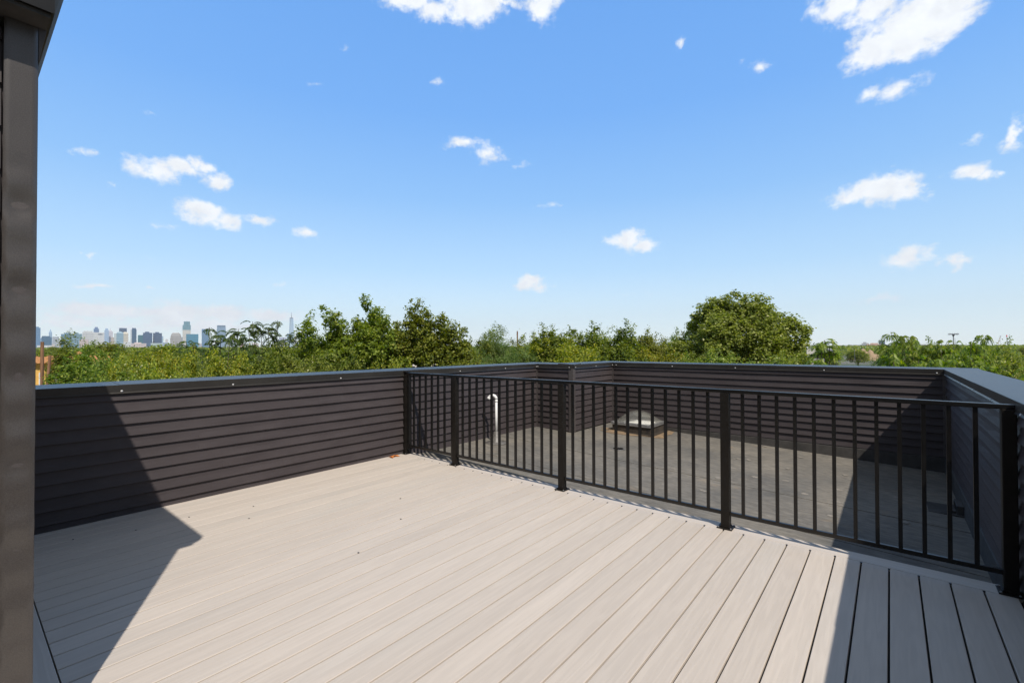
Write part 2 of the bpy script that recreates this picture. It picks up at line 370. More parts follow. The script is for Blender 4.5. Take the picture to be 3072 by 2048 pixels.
# low roof beyond the railing
rf = MB()
def rfq(x0, x1, y0, y1, dz=0, name=None):
    n = len(rf.v); rf.v += [(x0, y0, zroof(x0)+dz), (x1, y0, zroof(x1)+dz), (x1, y1, zroof(x1)+dz), (x0, y1, zroof(x0)+dz)]; rf.f.append((n, n+1, n+2, n+3))
rf.v += [(x, y, (zroof(x) if k else GROUND)) for k in (0, 1) for (x, y) in ((-A-.3, -5), (XB+.3, -5), (XB+.3, YF+.3), (-A-.3, YF+.3))]
rf.f += [(4, 5, 6, 7), (0, 1, 5, 4), (1, 2, 6, 5), (2, 3, 7, 6), (3, 0, 4, 7)]
rfo = rf.build('flat_roof', m_roof); prop(rfo, kind='structure')
# lapped membrane sheets
sh = MB()
def sheet(x0, x1, y0, y1, dz):
    n = len(sh.v); q = [(x0, y0), (x1, y0), (x1, y1), (x0, y1)]
    sh.v += [(x, y, zroof(x)+dz) for x, y in q]+[(x, y, zroof(x)) for x, y in q]
    sh.f += [(n, n+1, n+2, n+3), (n, n+4, n+5, n+1), (n+1, n+5, n+6, n+2), (n+2, n+6, n+7, n+3), (n+3, n+7, n+4, n)]
sheet(-5.32, XB, 6.10, 7.05, .005); sheet(-4.5, XB, 7.05, 7.12, .0035); 
sheet(-5.32, XB, 5.02, 5.93, .004)
sh.build('membrane_sheet', m_roof, rfo)

m_patch = mottled('pale_scuffed_membrane', (.20, .18, .15), (.30, .27, .23), 30, .8)
m_orange = mottled('rusty_silt', (.15, .115, .08), (.30, .20, .11), 9, .9)
def blotch(cx, cy, rx, ry, seed, mt, name, h=.008):
    rr = random.Random(seed); b = MB(); k = 18
    b.v.append((cx, cy, zroof(cx)+h))
    for i in range(k):
        t = 2*math.pi*i/k; q = rr.uniform(.72, 1.15); x = cx+rx*q*math.cos(t); y = cy+ry*q*math.sin(t); b.v.append((x, y, zroof(x)+h-.0005))
    for i in range(k): b.f.append((0, 1+i, 1+(i+1) % k))
    return b.build(name, mt, rfo)
spots = [(-1.758, 7.448), (-1.632, 7.488), (-1.691, 6.835), (-2.262, 6.223), (-1.694, 5.56), (-1.703, 6.216), (-1.105, 7.373), (-1.037, 6.705), (-.478, 7.576), (-.481, 6.759), (-.777, 6.28), (-.46, 6.226), (-.475, 5.671), (-1.635, 8.672), (-1.073, 8.245), (-1.349, 6.6), (.1, 6.0), (.05, 6.9)]
for i, (x, y) in enumerate(spots):
    rr = random.Random(i*7+1); blotch(x, y, rr.uniform(.03, .062), rr.uniform(.025, .045), i, m_patch, 'scuff_patch')

# ---------------------------------------------------------------- parapets
def siding(name, p0, p1, nrm, zlo, zhi, mt, parent, amp=.0012, seed=1, bow=0):
    """lap siding from p0 to p1 (2D), courses of CC with their butts at Z0+k*CC"""
    rr = np.random.RandomState(seed); L = math.dist(p0, p1); ns = max(2, int(L/.3)+1)
    k0 = math.floor((zlo-Z0)/CC); k1 = math.ceil((zhi-Z0)/CC)
    prof = []
    for k in range(k0, k1):
        zb = Z0+k*CC; zt = zb+CC
        # butt edge rounded, slight upper bow
        seq = [(zb, .002), (zb, .0215), (zb+.003, .0235), (zb+.020, .0192-bow), (zb+CC*.52, .0120-bow*2.4), (zt, .0025)]
        for (z, o) in seq:
            if z < zlo-1e-6 or z > zhi+1e-6:
                z2 = min(max(z, zlo), zhi); f = (z2-zb)/CC; prof.append((z2, max(.002, .0230*(1-f)+.002*f), k))
            else: prof.append((z, o, k))
    v = []; f = []
    dx, dy = (p1[0]-p0[0])/L, (p1[1]-p0[1])/L
    base_s = [L*i/(ns-1) for i in range(ns)]; wv = rr.randn(k1-k0+2, ns)*amp
    jn = {}
    for k in range(k0, k1+2): jn[k//2] = [j for j in np.arange(rr.uniform(.3, 3.2), L-.2, 3.66)]
    cols = list(base_s)
    for js_ in jn.values():
        for j in js_: cols += [j, j+.0015]
    cols = sorted(cols); wav = np.array([np.interp(cols, base_s, wv[r_]) for r_ in range(k1-k0+2)])
    for k in range(k0, k1+1):
        for j in jn[k//2]: wav[k-k0] += np.where(np.array(cols) > j+.0007, .0016, 0)
    ns = len(cols)
    for i in range(ns):
        s = cols[i]
        for (z, o, k) in prof:
            q = o+(wav[k-k0, i] if o > .012 else 0)
            v.append((p0[0]+dx*s+nrm[0]*q, p0[1]+dy*s+nrm[1]*q, z))
    m_ = len(prof)
    for i in range(ns-1):
        for j in range(m_-1): a_ = i*m_+j; f.append((a_, a_+1, a_+1+m_, a_+m_))
    b = MB(); b.v = v; b.f = f
    return b.build(name, mt, parent)
def coping(p0, p1, nrm, parent, joints=(), dz=0.0, w=.31, seed=0):
    """bent metal cap along p0-p1; joints at distances from p0"""
    L = math.dist(p0, p1); dx, dy = (p1[0]-p0[0])/L, (p1[1]-p0[1])/L
    cuts = [0]+sorted(joints)+[L]; b = MB()
    for i in range(len(cuts)-1):
        e = .0018*(i % 2)+dz
        prof = [(.004, HB+.012), (.026+e, HB+.012), (.035+e, HB+.001), (.037+e, HB+.003), (.0285+e, HB+.015), (.0285+e, HT-.003+e), (.0255+e, HT+e), (-w, HT+.014+e), (-w-.003, HT+.010+e), (-w-.003, HB), (-w, HB), (-w, HT), (.004, HT-.01)]
        s0, s1 = cuts[i]-(.02 if i else 0), cuts[i+1]
        b.poly_extrude(prof, lambda p, k: (p0[0]+dx*(s0, s1)[k]+nrm[0]*p[0], p0[1]+dy*(s0, s1)[k]+nrm[1]*p[0], p[1]))
    o = b.build('coping', m_coping, parent); return o
def screw(x, y, z, nrm, parent):
    b = MB(); c = Vector((x, y, z)); n_ = Vector((nrm[0], nrm[1], 0))
    b.tube([c, c+n_*.004, c+n_*.007, c+n_*.009], [.010, .0095, .007, .002], 10)
    return b.build('screw', m_screw, parent, smooth=True)
def core(x0, x1, y0, y1, parent, zlo=-.6):
    return MB().box(x0, x1, y0, y1, zlo, HT-.012).build('wall_core', m_siding, parent)

# left run
pl = empty('parapet_wall', (-A, 3, 0), 'long brown lap-sided parapet beside the decking, running from the house corner to the inside corner', 'parapet')
core(-A-.30, -A, -3.0, Y1, pl)
siding('siding', (-A, -3.0), (-A, 4.10), (1, 0), -.02, HB+.02, m_siding, pl, seed=3)
siding('siding', (-A, 4.10), (-A, Y1), (1, 0), -.053, HB+.02, m_siding, pl, seed=4)
MB().box(-A, -A+.006, 4.19, Y1, -.12, -.050).build('flashing', m_flash, pl)
coping((-A, -3.0), (-A, Y1+.0), (1, 0), pl, (3.98, 7.45))
for y in (.972, 1.873, 3.092, 5.156, 6.276, 7.206): screw(-A+.0295, y, 1.112, (1, 0), pl)
MB().box(-A+.002, -A+.022, Y1-.028, Y1-.0, -.053, HB+.01).build('corner_trim', m_trim, pl)
# jog
pj = empty('parapet_wall', (-4.9, Y1, 0), 'short brown parapet corner that juts in between the long left parapet and the far parapet', 'parapet')
core(-A-.3, X2, Y1, Y1+.3, pj); core(X2-.3, X2, Y1+.3, YF, pj)
siding('siding', (-A, Y1), (X2, Y1), (0, -1), -.053, HB+.02, m_siding, pj, seed=5)
siding('siding', (X2, Y1), (X2, YF), (1, 0), -.053, HB+.02, m_siding, pj, seed=6)
coping((-A-.34, Y1), (X2+.0, Y1), (0, -1), pj, (), .0012)
coping((X2, Y1-.0), (X2, YF), (1, 0), pj, (), .0036)
MB().box(X2-.065, X2+.0255, Y1-.0265, Y1-.002, -.085, HB+.004).build('corner_trim', m_trim, pj)
MB().box(X2+.0015, X2+.027, Y1-.002, Y1+.062, -.085, HB+.004).build('corner_trim', m_trim, pj)
MB().box(-A+.022, -A+.045, Y1-.021, Y1-.001, -.053, HB+.01).build('corner_trim', m_trim, pj)
MB().box(X2+.002, X2+.022, YF-.03, YF-.001, -.053, HB+.01).build('corner_trim', m_trim, pj)
MB().box(-A, X2, Y1-.008, Y1-.001, -.16, -.05).build('flashing', m_flash, pj)
MB().box(X2+.001, X2+.008, Y1, YF, -.16, -.05).build('flashing', m_flash, pj)
for x in (-A+.06, X2-.05): screw(x, Y1-.0305, 1.115, (0, -1), pj)
for y in (Y1+.06, Y1+.82, YF-.04): screw(X2+.032, y, 1.115, (1, 0), pj)
# far run
pf = empty('parapet_wall', (-2, YF, 0), 'far brown lap-sided parapet behind the skylight, closing the low roof', 'parapet')
core(X2-.3, XB+.3, YF, YF+.3, pf)
siding('siding', (X2, YF), (XB, YF), (0, -1), -.053, HB+.02, m_siding, pf, seed=7)
coping((X2-.34, YF), (XB+.34, YF), (0, -1), pf, (2.62, 5.6), .0005)
for x in (-4.398, -3.228, -2.11, -.811, .504): screw(x, YF-.0305, 1.115, (0, -1), pf)
MB().box(X2+.024, X2+.045, YF-.022, YF-.001, -.053, HB+.01).build('corner_trim', m_trim, pf)
MB().box(XB-.045, XB-.018, YF-.024, YF-.001, -.053, HB+.01).build('corner_trim', m_trim, pf)
b = MB(); b.poly_extrude([(YF-.001, -.056), (YF-.018, -.056), (YF-.02, -.066), (YF-.03, -.07), (YF-.045, -.36), (YF-.001, -.36)], lambda p, k: ((X2, XB)[k], p[0], p[1]))
b.build('flashing', m_flash, pf)
# right run
pr = empty('parapet_wall', (XB, 4, 0), 'shaded brown lap-sided parapet on the right with a wide pale-lit metal cap', 'parapet')
core(XB, XB+.3, -5, YF, pr)
siding('siding', (XB, YF), (XB, -5), (-1, 0), -.053, HB+.02, m_siding, pr, seed=8, amp=.0015, bow=.0014)
coping((XB, YF), (XB, -5), (-1, 0), pr, (3.02, 6.2, 9.4), .0009)
b = MB(); b.poly_extrude([(XB-.001, -.056), (XB-.018, -.056), (XB-.03, -.07), (XB-.04, -.36), (XB-.001, -.36)], lambda p, k: (p[0], (4.2, YF-.05)[k], p[1]))
b.build('flashing', m_flash, pr)
for y in (8.6, 7.6, 6.9, 5.83, 4.9, 3.9): screw(XB-.030, y, 1.10, (-1, 0), pr)
MB().box(XB-.022, XB-.002, YF-.06, YF-.024, -.053, HB+.01).build('corner_trim', m_trim, pr)
# scupper patch at the foot of the right wall
sc = empty('scupper', (.55, 6.75, -.26), 'dark stepped drain scupper at the foot of the shaded right parapet', 'scupper')
sc_b = MB()
for i, (x0, x1, y0, y1, h0, h1) in enumerate(((.30, .60, 6.58, 6.98, .0, .006),)): sc_b.box(x0, x1, y0, y1, -.275+h0, -.253+h1)
sc_b.build('flange', m_flash, sc)
b = MB(); b.box(.52, .575, 6.62, 6.93, -.25, -.16); b.box(.48, .52, 6.64, 6.91, -.25, -.22); b.build('hood', m_flash, sc, bevel=.004)
for i in range(5): MB().box(.515, .519, 6.65+i*.055, 6.675+i*.055, -.215, -.175).build('slot', m_black, sc)

# ---------------------------------------------------------------- railing
YR = 4.087
rail = empty('railing', (-2.4, YR, 0), 'black metal baluster railing with five posts between the decking and the low roof', 'railing')
MB().box(-5.30, .60, YR-.024, YR+.024, 1.112, 1.142).build('top_rail', m_black, rail, bevel=.004)
b = MB()
posts = [-5.285, -4.288, -2.675, -1.063, .553]
for i in range(4): b.box(posts[i]+.033, posts[i+1]-.033, YR-.013, YR+.013, .105, .135)
b.build('bottom_rail', m_black, rail, bevel=.002)
for i, x in enumerate(posts):
    po = MB().box(x-.033, x+.033, YR-.033, YR+.033, .008, 1.113).build('post', m_post, rail, bevel=.004)
    cx0, cx1 = x-.058, min(x+.058, XB-.015)
    if i == 0: cx0 = -A+.01
    bp_ = MB().box(cx0, cx1, YR-.060, YR+.060, 0.001, .010); bp_.box(x-.04, x+.04, YR-.04, YR+.04, .010, .022)
    bp_.build('base_plate', m_post, po, bevel=.002)
    for sx in (-1, 1):
        for sy in (-1, 1): 
            bxx = min(max(x+sx*.048, cx0+.008), cx1-.008); MB().tube([(bxx, YR+sy*.05, .010), (bxx, YR+sy*.05, .017)], [.0065, .0055], 6).build('bolt', m_alu, po)
MB().box(-4.355, -4.330, YR-.016, YR+.016, .07, 1.112).build('end_bracket', m_black, rail)
MB().box(-5.245, -5.20, YR-.022, YR+.022, .07, 1.112).build('end_bracket', m_black, rail)
MB().box(-5.326, -5.24, YR-.04, YR+.04, 1.142, 1.156).build('post_cap', m_black, rail)
bal = None
def baluster(x):
    global bal
    if bal is None:
        bal = MB().box(-.0115, .0115, YR-.0115, YR+.0115, .134, 1.113).build('baluster', m_black, rail)
        bal.location.x = x+0
    else:
        o = bal.copy(); COL.objects.link(o); o.location.x = x; return o
xs = [-5.114+.1246*k for k in range(6)]
for s in (-4.156, -2.543, -.931): xs += [s+.1219*k for k in range(12)]
for x in xs: baluster(x)

# ---------------------------------------------------------------- house corner at the left
ph = empty('bulkhead', (-2.35, .19, 0), 'dark-sided stair bulkhead corner at the left edge with a wavy metal corner post and eave', 'bulkhead')
MB().box(-A+.002, -2.392, -4, .186, 0.002, 2.60).build('wall', m_siding, ph)
def wallsiding():
    b = MB(); k = 0; z = .02; v = []
    prof = []
    while z < 2.62:
        prof += [(z, .002), (z, .016), (min(z+.15, 2.62), .002)]; z += .15
    for y in (-4, .106):
        for (zz, o) in prof: b.v.append((-2.390+o, y, zz))
    n = len(prof)
    for j in range(n-1): b.f.append((j, j+n, j+1+n, j+1))
    return b.build('siding', m_siding, ph)
wallsiding()
# corner post: thin formed metal, gently buckled along its height
b = MB(); nz_, ny_ = 90, 10; rr = random.Random(4)
ph1, ph2 = .6, 2.1
for i in range(nz_+1):
    z = .004+2.641*i/nz_
    amp = .0042 if z < 2.2 else .0004
    w_ = math.sin(z*2*math.pi/.145+ph1+.8*math.sin(z*2.3))*amp+math.sin(z*2*math.pi/.31+ph2)*amp*.7
    for j in range(ny_+1):
        y = .110+.083*j/ny_
        x = -2.350+w_*max(0, math.sin(math.pi*j/ny_))**.6+(-.004 if j in (0, ny_) else 0)
        b.v.append((x, y+(w_*.12 if j == ny_ else 0), z))
for i in range(nz_):
    for j in range(ny_): a_ = i*(ny_+1)+j; b.f.append((a_, a_+1, a_+ny_+2, a_+ny_+1))
m_post2 = mottled('speckled_formed_metal', (.046, .040, .037), (.072, .063, .058), 300, .30, .35, 420, .8, bdist=.001, detail=3)
b.build('corner_post', m_post2, ph, smooth=True)
MB().box(-2.389, -2.3555, .111, .1935, .004, 2.645).build('corner_post_core', m_trim, ph)
MB().box(-2.39, XB-.03, -4, -1.30, .002, 2.60).build('added_back_wall', m_siding, ph)  # unseen wall behind the camera, added to block sky light from there
MB().box(-2.3, XB-.03, -4, -1.18, 2.655, 2.86).build('added_back_eave', m_coping, ph)  # eave of the added wall, also out of view
MB().box(-.75, .15, -1.298, -1.25, .004, 2.05).build('added_back_door', m_trim, ph)  # invented door panel on the added wall, out of view
# eave: soffit, fascia, drip edge and gutter end
b = MB(); b.box(-5.6, -2.250, -4, .214, 2.646, 2.70); b.build('soffit', m_flash, ph)
b = MB(); b.box(-2.249, -2.236, -4, .222, 2.66, 2.86); b.box(-5.6, -2.252, .215, .2225, 2.66, 2.86); b.build('fascia', m_black, ph)
b = MB(); b.poly_extrude([(.223, 2.72), (.223, 2.86), (.244, 2.87), (.256, 2.86), (.256, 2.78), (.238, 2.74)], lambda p, k: ((-5.6, -2.225)[k], p[0], p[1]))
b.build('gutter', m_flash, ph)
b = MB(); b.box(-5.6, -2.23, -4, .236, 2.872, 2.90); b.build('roof', m_flash, ph)
b = MB(); b.poly_extrude([(.1940, 2.52), (.1940, 2.645), (.214, 2.645)], lambda p, k: ((-2.42, -2.352)[k], p[0], p[1]))
b.build('bracket', m_trim, ph)

# ---------------------------------------------------------------- things on the low roof
# vent pipe
vx, vy = -4.963, 5.643; vz = zroof(vx)
vp = empty('vent_pipe', (vx, vy, vz), 'white plastic vent pipe with an elbow, standing in a rubber boot by the left parapet', 'vent pipe')
b = MB(); b.lathe((vx, vy, vz), [(.185, .002), (.183, .010), (.10, .018), (.085, .035), (.066, .09), (.058, .10), (.054, .13), (.047, .135), (.045, .16), (.040, .165), (.039, .185), (.024, .187)], 28)
b.build('boot', m_boot, vp, smooth=True)
R_ = .0205
MB().tube([(vx, vy, vz+.10), (vx, vy, .655)], [R_]*2, 16).build('pipe', m_white, vp, smooth=True)
MB().tube([(vx, vy, .602), (vx, vy, .604), (vx, vy, .628), (vx, vy, .630)], [R_, .0245, .0245, R_], 16).build('collar', m_white, vp, smooth=True)
pts = []; rd = []
dirn = Vector((-.92, -.40, 0)).normalized()
for i in range(9):
    t = math.pi*i/8*.86; rr_ = .062
    c = Vector((vx, vy, .645))+dirn*rr_
    pts.append(c-dirn*rr_*math.cos(t)+Vector((0, 0, rr_*math.sin(t)))); rd.append(.0245)
tip = pts[-1]; td = (pts[-1]-pts[-2]).normalized()
pts += [tip+td*.004, tip+td*.03, tip+td*.031]; rd += [.029, .029, .018]
MB().tube(pts, rd, 16).build('elbow', m_white, vp, smooth=True)
# roof drain
dx_, dy_ = -3.331, 6.702; dz_ = zroof(dx_)+.006
rd_ = empty('roof_drain', (dx_, dy_, dz_), 'round dark drain grate in the middle of the low roof', 'drain')
MB().lathe((dx_, dy_, dz_), [(.115, 0), (.113, .004), (.085, .006), (.08, .001), (.01, .0005)], 24).build('flange', m_boot, rd_)
b = MB()
for i in range(8):
    t = math.pi*i/8; b.box(-.078, .078, -.004, .004, .001, .010, Matrix.Translation((dx_, dy_, dz_)) @ Matrix.Rotation(t, 4, 'Z'))
b.build('grate', m_black, rd_)
# skylight
sx0, sx1, sy0, sy1 = -4.10, -3.35, 8.01, 8.68; sz = zroof(-3.35)
sk = empty('skylight', ((sx0+sx1)/2, (sy0+sy1)/2, sz), 'low clear domed skylight on a dark curb against the far parapet', 'skylight')
blotch(-3.70, 8.20, .62, .42, 3, m_orange, 'silt_ring', .0062); blotch(-3.28, 8.55, .16, .26, 4, m_orange, 'silt_ring', .0074); blotch(-3.95, 7.84, .34, .12, 9, m_orange, 'silt_ring', .0068)
MB().box(sx0-.055, sx1+.055, sy0-.055, sy1+.04, sz-.01, sz+.024).build('base_flange', m_rust, sk)
MB().box(sx0, sx1, sy0, sy1, sz+.02, .030).build('curb', m_rust, sk)
b = MB(); t_ = .045
for (a0, a1, b0, b1) in ((sx0-.022, sx1+.022, sy0-.022, sy0+t_), (sx0-.022, sx1+.022, sy1-t_, sy1+.022), (sx0-.022, sx0+t_, sy0+t_, sy1-t_), (sx1-t_, sx1+.022, sy0+t_, sy1-t_)):
    b.box(a0, a1, b0, b1, .026, .048); b.box(a0+.004, a1-.004, b0+.002, b1-.002, .048, .060); b.box(a0-.002, a1+.002, b0, b1, .060, .076)
b.build('frame', m_alu, sk, bevel=.003)
MB().box(sx0+.04, sx1-.04, sy0+.04, sy1-.04, .031, .040).build('well_liner', mat('white_liner', (.86, .86, .82), .5), sk)
b = MB(); b.box(sx0+.10, sx1-.10, sy0+.12, sy0+.15, .041, .055); b.box(sx0+.14, sx1-.12, sy1-.2, sy1-.17, .041, .07); b.box(sx1-.2, sx1-.1, sy0+.2, sy0+.26, .041, .06); b.build('operator_bar', m_white, sk)
def dome_mat():
    m = bpy.data.materials.new('clear_acrylic_dome'); m.use_nodes = True; t = m.node_tree; t.nodes.clear()
    o = t.nodes.new('ShaderNodeOutputMaterial'); tr = t.nodes.new('ShaderNodeBsdfTransparent'); tr.inputs[0].default_value = (.95, .95, .93, 1)
    gl = t.nodes.new('ShaderNodeBsdfGlossy'); gl.inputs['Roughness'].default_value = .12; di = t.nodes.new('ShaderNodeBsdfDiffuse'); di.inputs[0].default_value = (.75, .73, .66, 1)
    lw = t.nodes.new('ShaderNodeLayerWeight'); lw.inputs[0].default_value = .35
    m1 = t.nodes.new('ShaderNodeMixShader'); m1.inputs[0].default_value = .12; t.links.new(tr.outputs[0], m1.inputs[1]); t.links.new(di.outputs[0], m1.inputs[2])
    m2 = t.nodes.new('ShaderNodeMixShader'); t.links.new(lw.outputs['Fresnel'], m2.inputs[0]); t.links.new(m1.outputs[0], m2.inputs[1]); t.links.new(gl.outputs[0], m2.inputs[2])
    t.links.new(m2.outputs[0], o.inputs[0]); return m
m_dome = dome_mat()
b = MB(); n_ = 22
for i in range(n_+1):
    for j in range(n_+1):
        u = 2*i/n_-1; v = 2*j/n_-1; hx = (sx1-sx0)/2-.012; hy = (sy1-sy0)/2-.012
        h = .205*max(0, (1-abs(u)**2.1))**.85*max(0, (1-abs(v)**2.1))**.85
        b.v.append(((sx0+sx1)/2+u*hx, (sy0+sy1)/2+v*hy, .0765+h))
for i in range(n_):
    for j in range(n_): a_ = i*(n_+1)+j; b.f.append((a_, a_+n_+1, a_+n_+2, a_+1))
b.build('dome', m_dome, sk, smooth=True)
for q in range(4):
    x = sx0+.04+q*(sx1-sx0-.08)/3
    MB().tube([(x, sy0-.022, .068), (x, sy0-.029, .068)], [.007, .005], 8).build('screw', m_screw, sk)
# dried leaf at the deck edge
lf = MB(); lx, ly = -5.26, 3.86
rr = random.Random(2)
for i in range(4):
    a_ = rr.uniform(0, 6.28); l = .05; px_, py_ = lx+rr.uniform(-.02, .03), ly+rr.uniform(-.06, .06); n = len(lf.v)
    cx_, cy_ = math.cos(a_)*l, math.sin(a_)*l
    lf.v += [(px_-cx_, py_-cy_, .004), (px_+cy_*.5, py_-cx_*.5, .016), (px_+cx_, py_+cy_, .006), (px_-cy_*.5, py_+cx_*.5, .02)]; lf.f.append((n, n+1, n+2, n+3))
o = lf.build('dry_leaf', mat('orange_dry_leaf', (.62, .22, .05), .7)); prop(o, 'curled orange dry leaf lying on the decking at the foot of the left parapet', 'leaf')

# ================================================================ TREES
def mesh_np(name, V, nper, mats, smooth=False):
    """faces = consecutive groups of nper vertices"""
    me = bpy.data.meshes.new(name); nv = len(V); nf = nv//nper
    me.vertices.add(nv); me.vertices.foreach_set('co', V.astype(np.float32).ravel())
    me.loops.add(nv); me.loops.foreach_set('vertex_index', np.arange(nv, dtype=np.int32))
    me.polygons.add(nf); me.polygons.foreach_set('loop_start', np.arange(0, nv, nper, dtype=np.int32))
    me.update(calc_edges=True); me.materials.append(mats); me.validate(); return me
def unit(v): return v/np.maximum(1e-9, np.linalg.norm(v, axis=-1, keepdims=True))
def leaves_from(P, rs, size, up=.55, out=None, outw=.5, asp=.55, fold=0):
    """P: leaf positions -> kite quads"""
    n = len(P); nrm = rs.randn(n, 3)*.75; nrm[:, 2] = np.abs(nrm[:, 2])+up
    if out is not None: nrm += out*outw
    nrm = unit(nrm); ax = rs.randn(n, 3); ax[:, 2] -= .5; ax = unit(ax-nrm*np.sum(ax*nrm, 1, keepdims=True)); bx = np.cross(nrm, ax)
    s = size*rs.uniform(.65, 1.3, (n, 1)); w = s*asp
    V = np.stack([P-ax*s*.5, P+bx*w*.5-ax*s*.05, P+ax*s*.5, P-bx*w*.5-ax*s*.05], 1)
    return V.reshape(-1, 3)
def clump_points(rs, blobs, n, bias=.45):
    vol = np.array([b[3]*b[4]*b[5] for b in blobs])**.67; pr = vol/vol.sum(); idx = rs.choice(len(blobs), n, p=pr)
    B = np.array(blobs)[idx]; d = unit(rs.randn(n, 3)); r = rs.uniform(.15, 1, (n, 1))**bias
    return B[:, :3]+d*B[:, 3:6]*r, d
TREES = {}
def make_kind(key, blobs, nclump, per, leaf, sig, lmat, H, trunk_r, seed, shoots=0, shoot_len=1.2, bias=.45, asp=.6, forks=7, trunk_top=None, up=.55):
    rs = np.random.RandomState(seed); C, D = clump_points(rs, blobs, nclump, bias)
    # clump sizes vary so that the crown has dense lobes and see-through gaps
    per_i = rs.poisson(per*rs.uniform(.35, 1.6, nclump)); idx = np.repeat(np.arange(nclump), per_i)
    sg = sig*rs.uniform(.6, 1.35, nclump)
    off = np.clip(rs.randn(len(idx), 3), -1.7, 1.7)*sg[idx][:, None]; off[:, 2] *= .7
    P = C[idx]+off; O = D[idx]
    if shoots:
        B = np.array(blobs); sp = []; so_ = []
        for _ in range(shoots):
            b = B[rs.randint(len(B))]; d = unit(np.array([rs.randn()*.75, rs.randn()*.75, rs.uniform(.35, 1.4)])); p0 = b[:3]+d*b[3:6]*.85
            dr = unit(d*.6+np.array([rs.randn()*.25, rs.randn()*.25, .9])); L = shoot_len*rs.uniform(.4, 1.25); m = int(per*L*3.0)
            t = rs.uniform(0, 1, (m, 1)); wid = .17*(1-.65*t); q = p0+dr*t*L+rs.randn(m, 3)*wid; sp.append(q); so_.append(np.repeat(d[None], m, 0))
        P = np.vstack([P]+sp); O = np.vstack([O]+so_)
    V = leaves_from(P, rs, leaf, up=up, out=O, outw=.45, asp=asp)
    crown = mesh_np('crown', V, 4, lmat)
    # trunk and limbs
    mb = MB(); tt = trunk_top or H*.45; cx = np.mean([b[0] for b in blobs]); cy = np.mean([b[1] for b in blobs])
    pts = [(0, 0, 0), (rs.randn()*.1, rs.randn()*.1, tt*.5), (cx*.4+rs.randn()*.15, cy*.4+rs.randn()*.15, tt)]
    mb.tube(pts, [trunk_r*1.25, trunk_r, trunk_r*.8], 8)
    k = min(len(C), forks*6); sel = C[rs.choice(len(C), k, replace=False)]
    for i in range(forks):
        t = rs.uniform(.72, 1); base = np.array(pts[1])*(1-t)+np.array(pts[2])*t
        tips = sel[i*6:(i+1)*6]; mid = tips.mean(0)*.5+base*.5+np.array([0, 0, .3]); r0 = trunk_r*.5
        mb.tube([base, mid], [r0, r0*.6], 6)
        for tp in tips:
            m2 = (mid+tp)/2+rs.randn(3)*.25; mb.tube([mid, m2, tp], [r0*.5, r0*.3, r0*.08], 5)
    me = bpy.data.meshes.new('trunk'); me.from_pydata([tuple(map(float, v)) for v in mb.v], [], mb.f); me.materials.append(m_bark)
    TREES[key] = (crown, me, float(np.percentile(V[:, 2], 99.93)), float(np.percentile(V[:, 0], 98.5)-np.percentile(V[:, 0], 1.5)))
def make_ailanthus(key, tips, lmat, H, seed, fr=11, flen=.85, leaflet=.2, spread=1.0):
    """tall shoots, each ending in a rosette of drooping compound leaves"""
    rs = np.random.RandomState(seed); Vs = []; mb = MB()
    for (x, y, z, s) in tips:
        for f in range(int(fr*rs.uniform(.8, 1.25))):
            a = rs.uniform(0, 2*np.pi); el = rs.uniform(-.1, .9); L = flen*s*rs.uniform(.7, 1.2)
            d = np.array([np.cos(a)*np.cos(el), np.sin(a)*np.cos(el), np.sin(el)]); m = 10
            t = np.linspace(.18, 1, m)[:, None]; q = np.array([x, y, z-rs.uniform(0, .35)*s])+d*t*L+np.array([0, 0, -1])*(t**2)*L*.62
            tan = unit(d+np.array([0, 0, -1])*(2*t*.62)); side = unit(np.cross(tan, np.array([0, 0, 1.])+0*tan))
            for sg in (-1, 1):
                ax = unit(side*sg+tan*.45+np.array([0, 0, -.35])); ll = leaflet*s*(1.15-.5*np.abs(t-.45))*rs.uniform(.8, 1.2, (m, 1)); bx = unit(np.cross(ax, unit(np.cross(tan, side))+rs.randn(m, 3)*.25))
                w = ll*.36
                Vs.append(np.stack([q, q+ax*ll*.4+bx*w*.5, q+ax*ll, q+ax*ll*.4-bx*w*.5], 1).reshape(-1, 3))
        bx_, by_ = x*.45, y*.45
        mb.tube([(bx_, by_, max(0.5, H*.55)), ((bx_+x)/2, (by_+y)/2, (H*.55+z)/2+.2), (x, y, z)], [.055, .035, .014], 6)
    mb.tube([(0, 0, 0), (0.05, 0, H*.4), (0, 0, H*.62)], [.16, .12, .08], 8)
    crown = mesh_np('crown', np.vstack(Vs), 4, lmat)
    me = bpy.data.meshes.new('trunk'); me.from_pydata([tuple(map(float, v)) for v in mb.v], [], mb.f); me.materials.append(m_bark)
    V = np.vstack(Vs); TREES[key] = (crown, me, float(np.percentile(V[:, 2], 99.85)), float(np.percentile(V[:, 0], 98)-np.percentile(V[:, 0], 2)))
GROUPS = {}
def plant(key, px, pytop, dist, wpx, label, name='tree', group=None, rot=None, cat='tree', lmat=None, seed=0, hs=None):
    crown, trunk, H, Wn = TREES[key]; P = at(px, pytop, dist)
    depth = float((P-np.array([0, 0, EYE])) @ FW); w = wpx*depth/F; s = w/Wn; hz = (P[2]-GROUND)/H
    e = empty(name, (P[0], P[1], GROUND), label, cat, group)
    e.scale = (s, s, hz)
    if rot is None: rot = (px*.37+pytop) % 6.28
    e.rotation_euler = (0, 0, rot)
    c = bpy.data.objects.new('crown', crown); COL.objects.link(c); c.parent = e
    t = bpy.data.objects.new('trunk', trunk); COL.objects.link(t); t.parent = e
    return e
VF = _y  # rotation that keeps a kind's local x axis across the view from the terrace
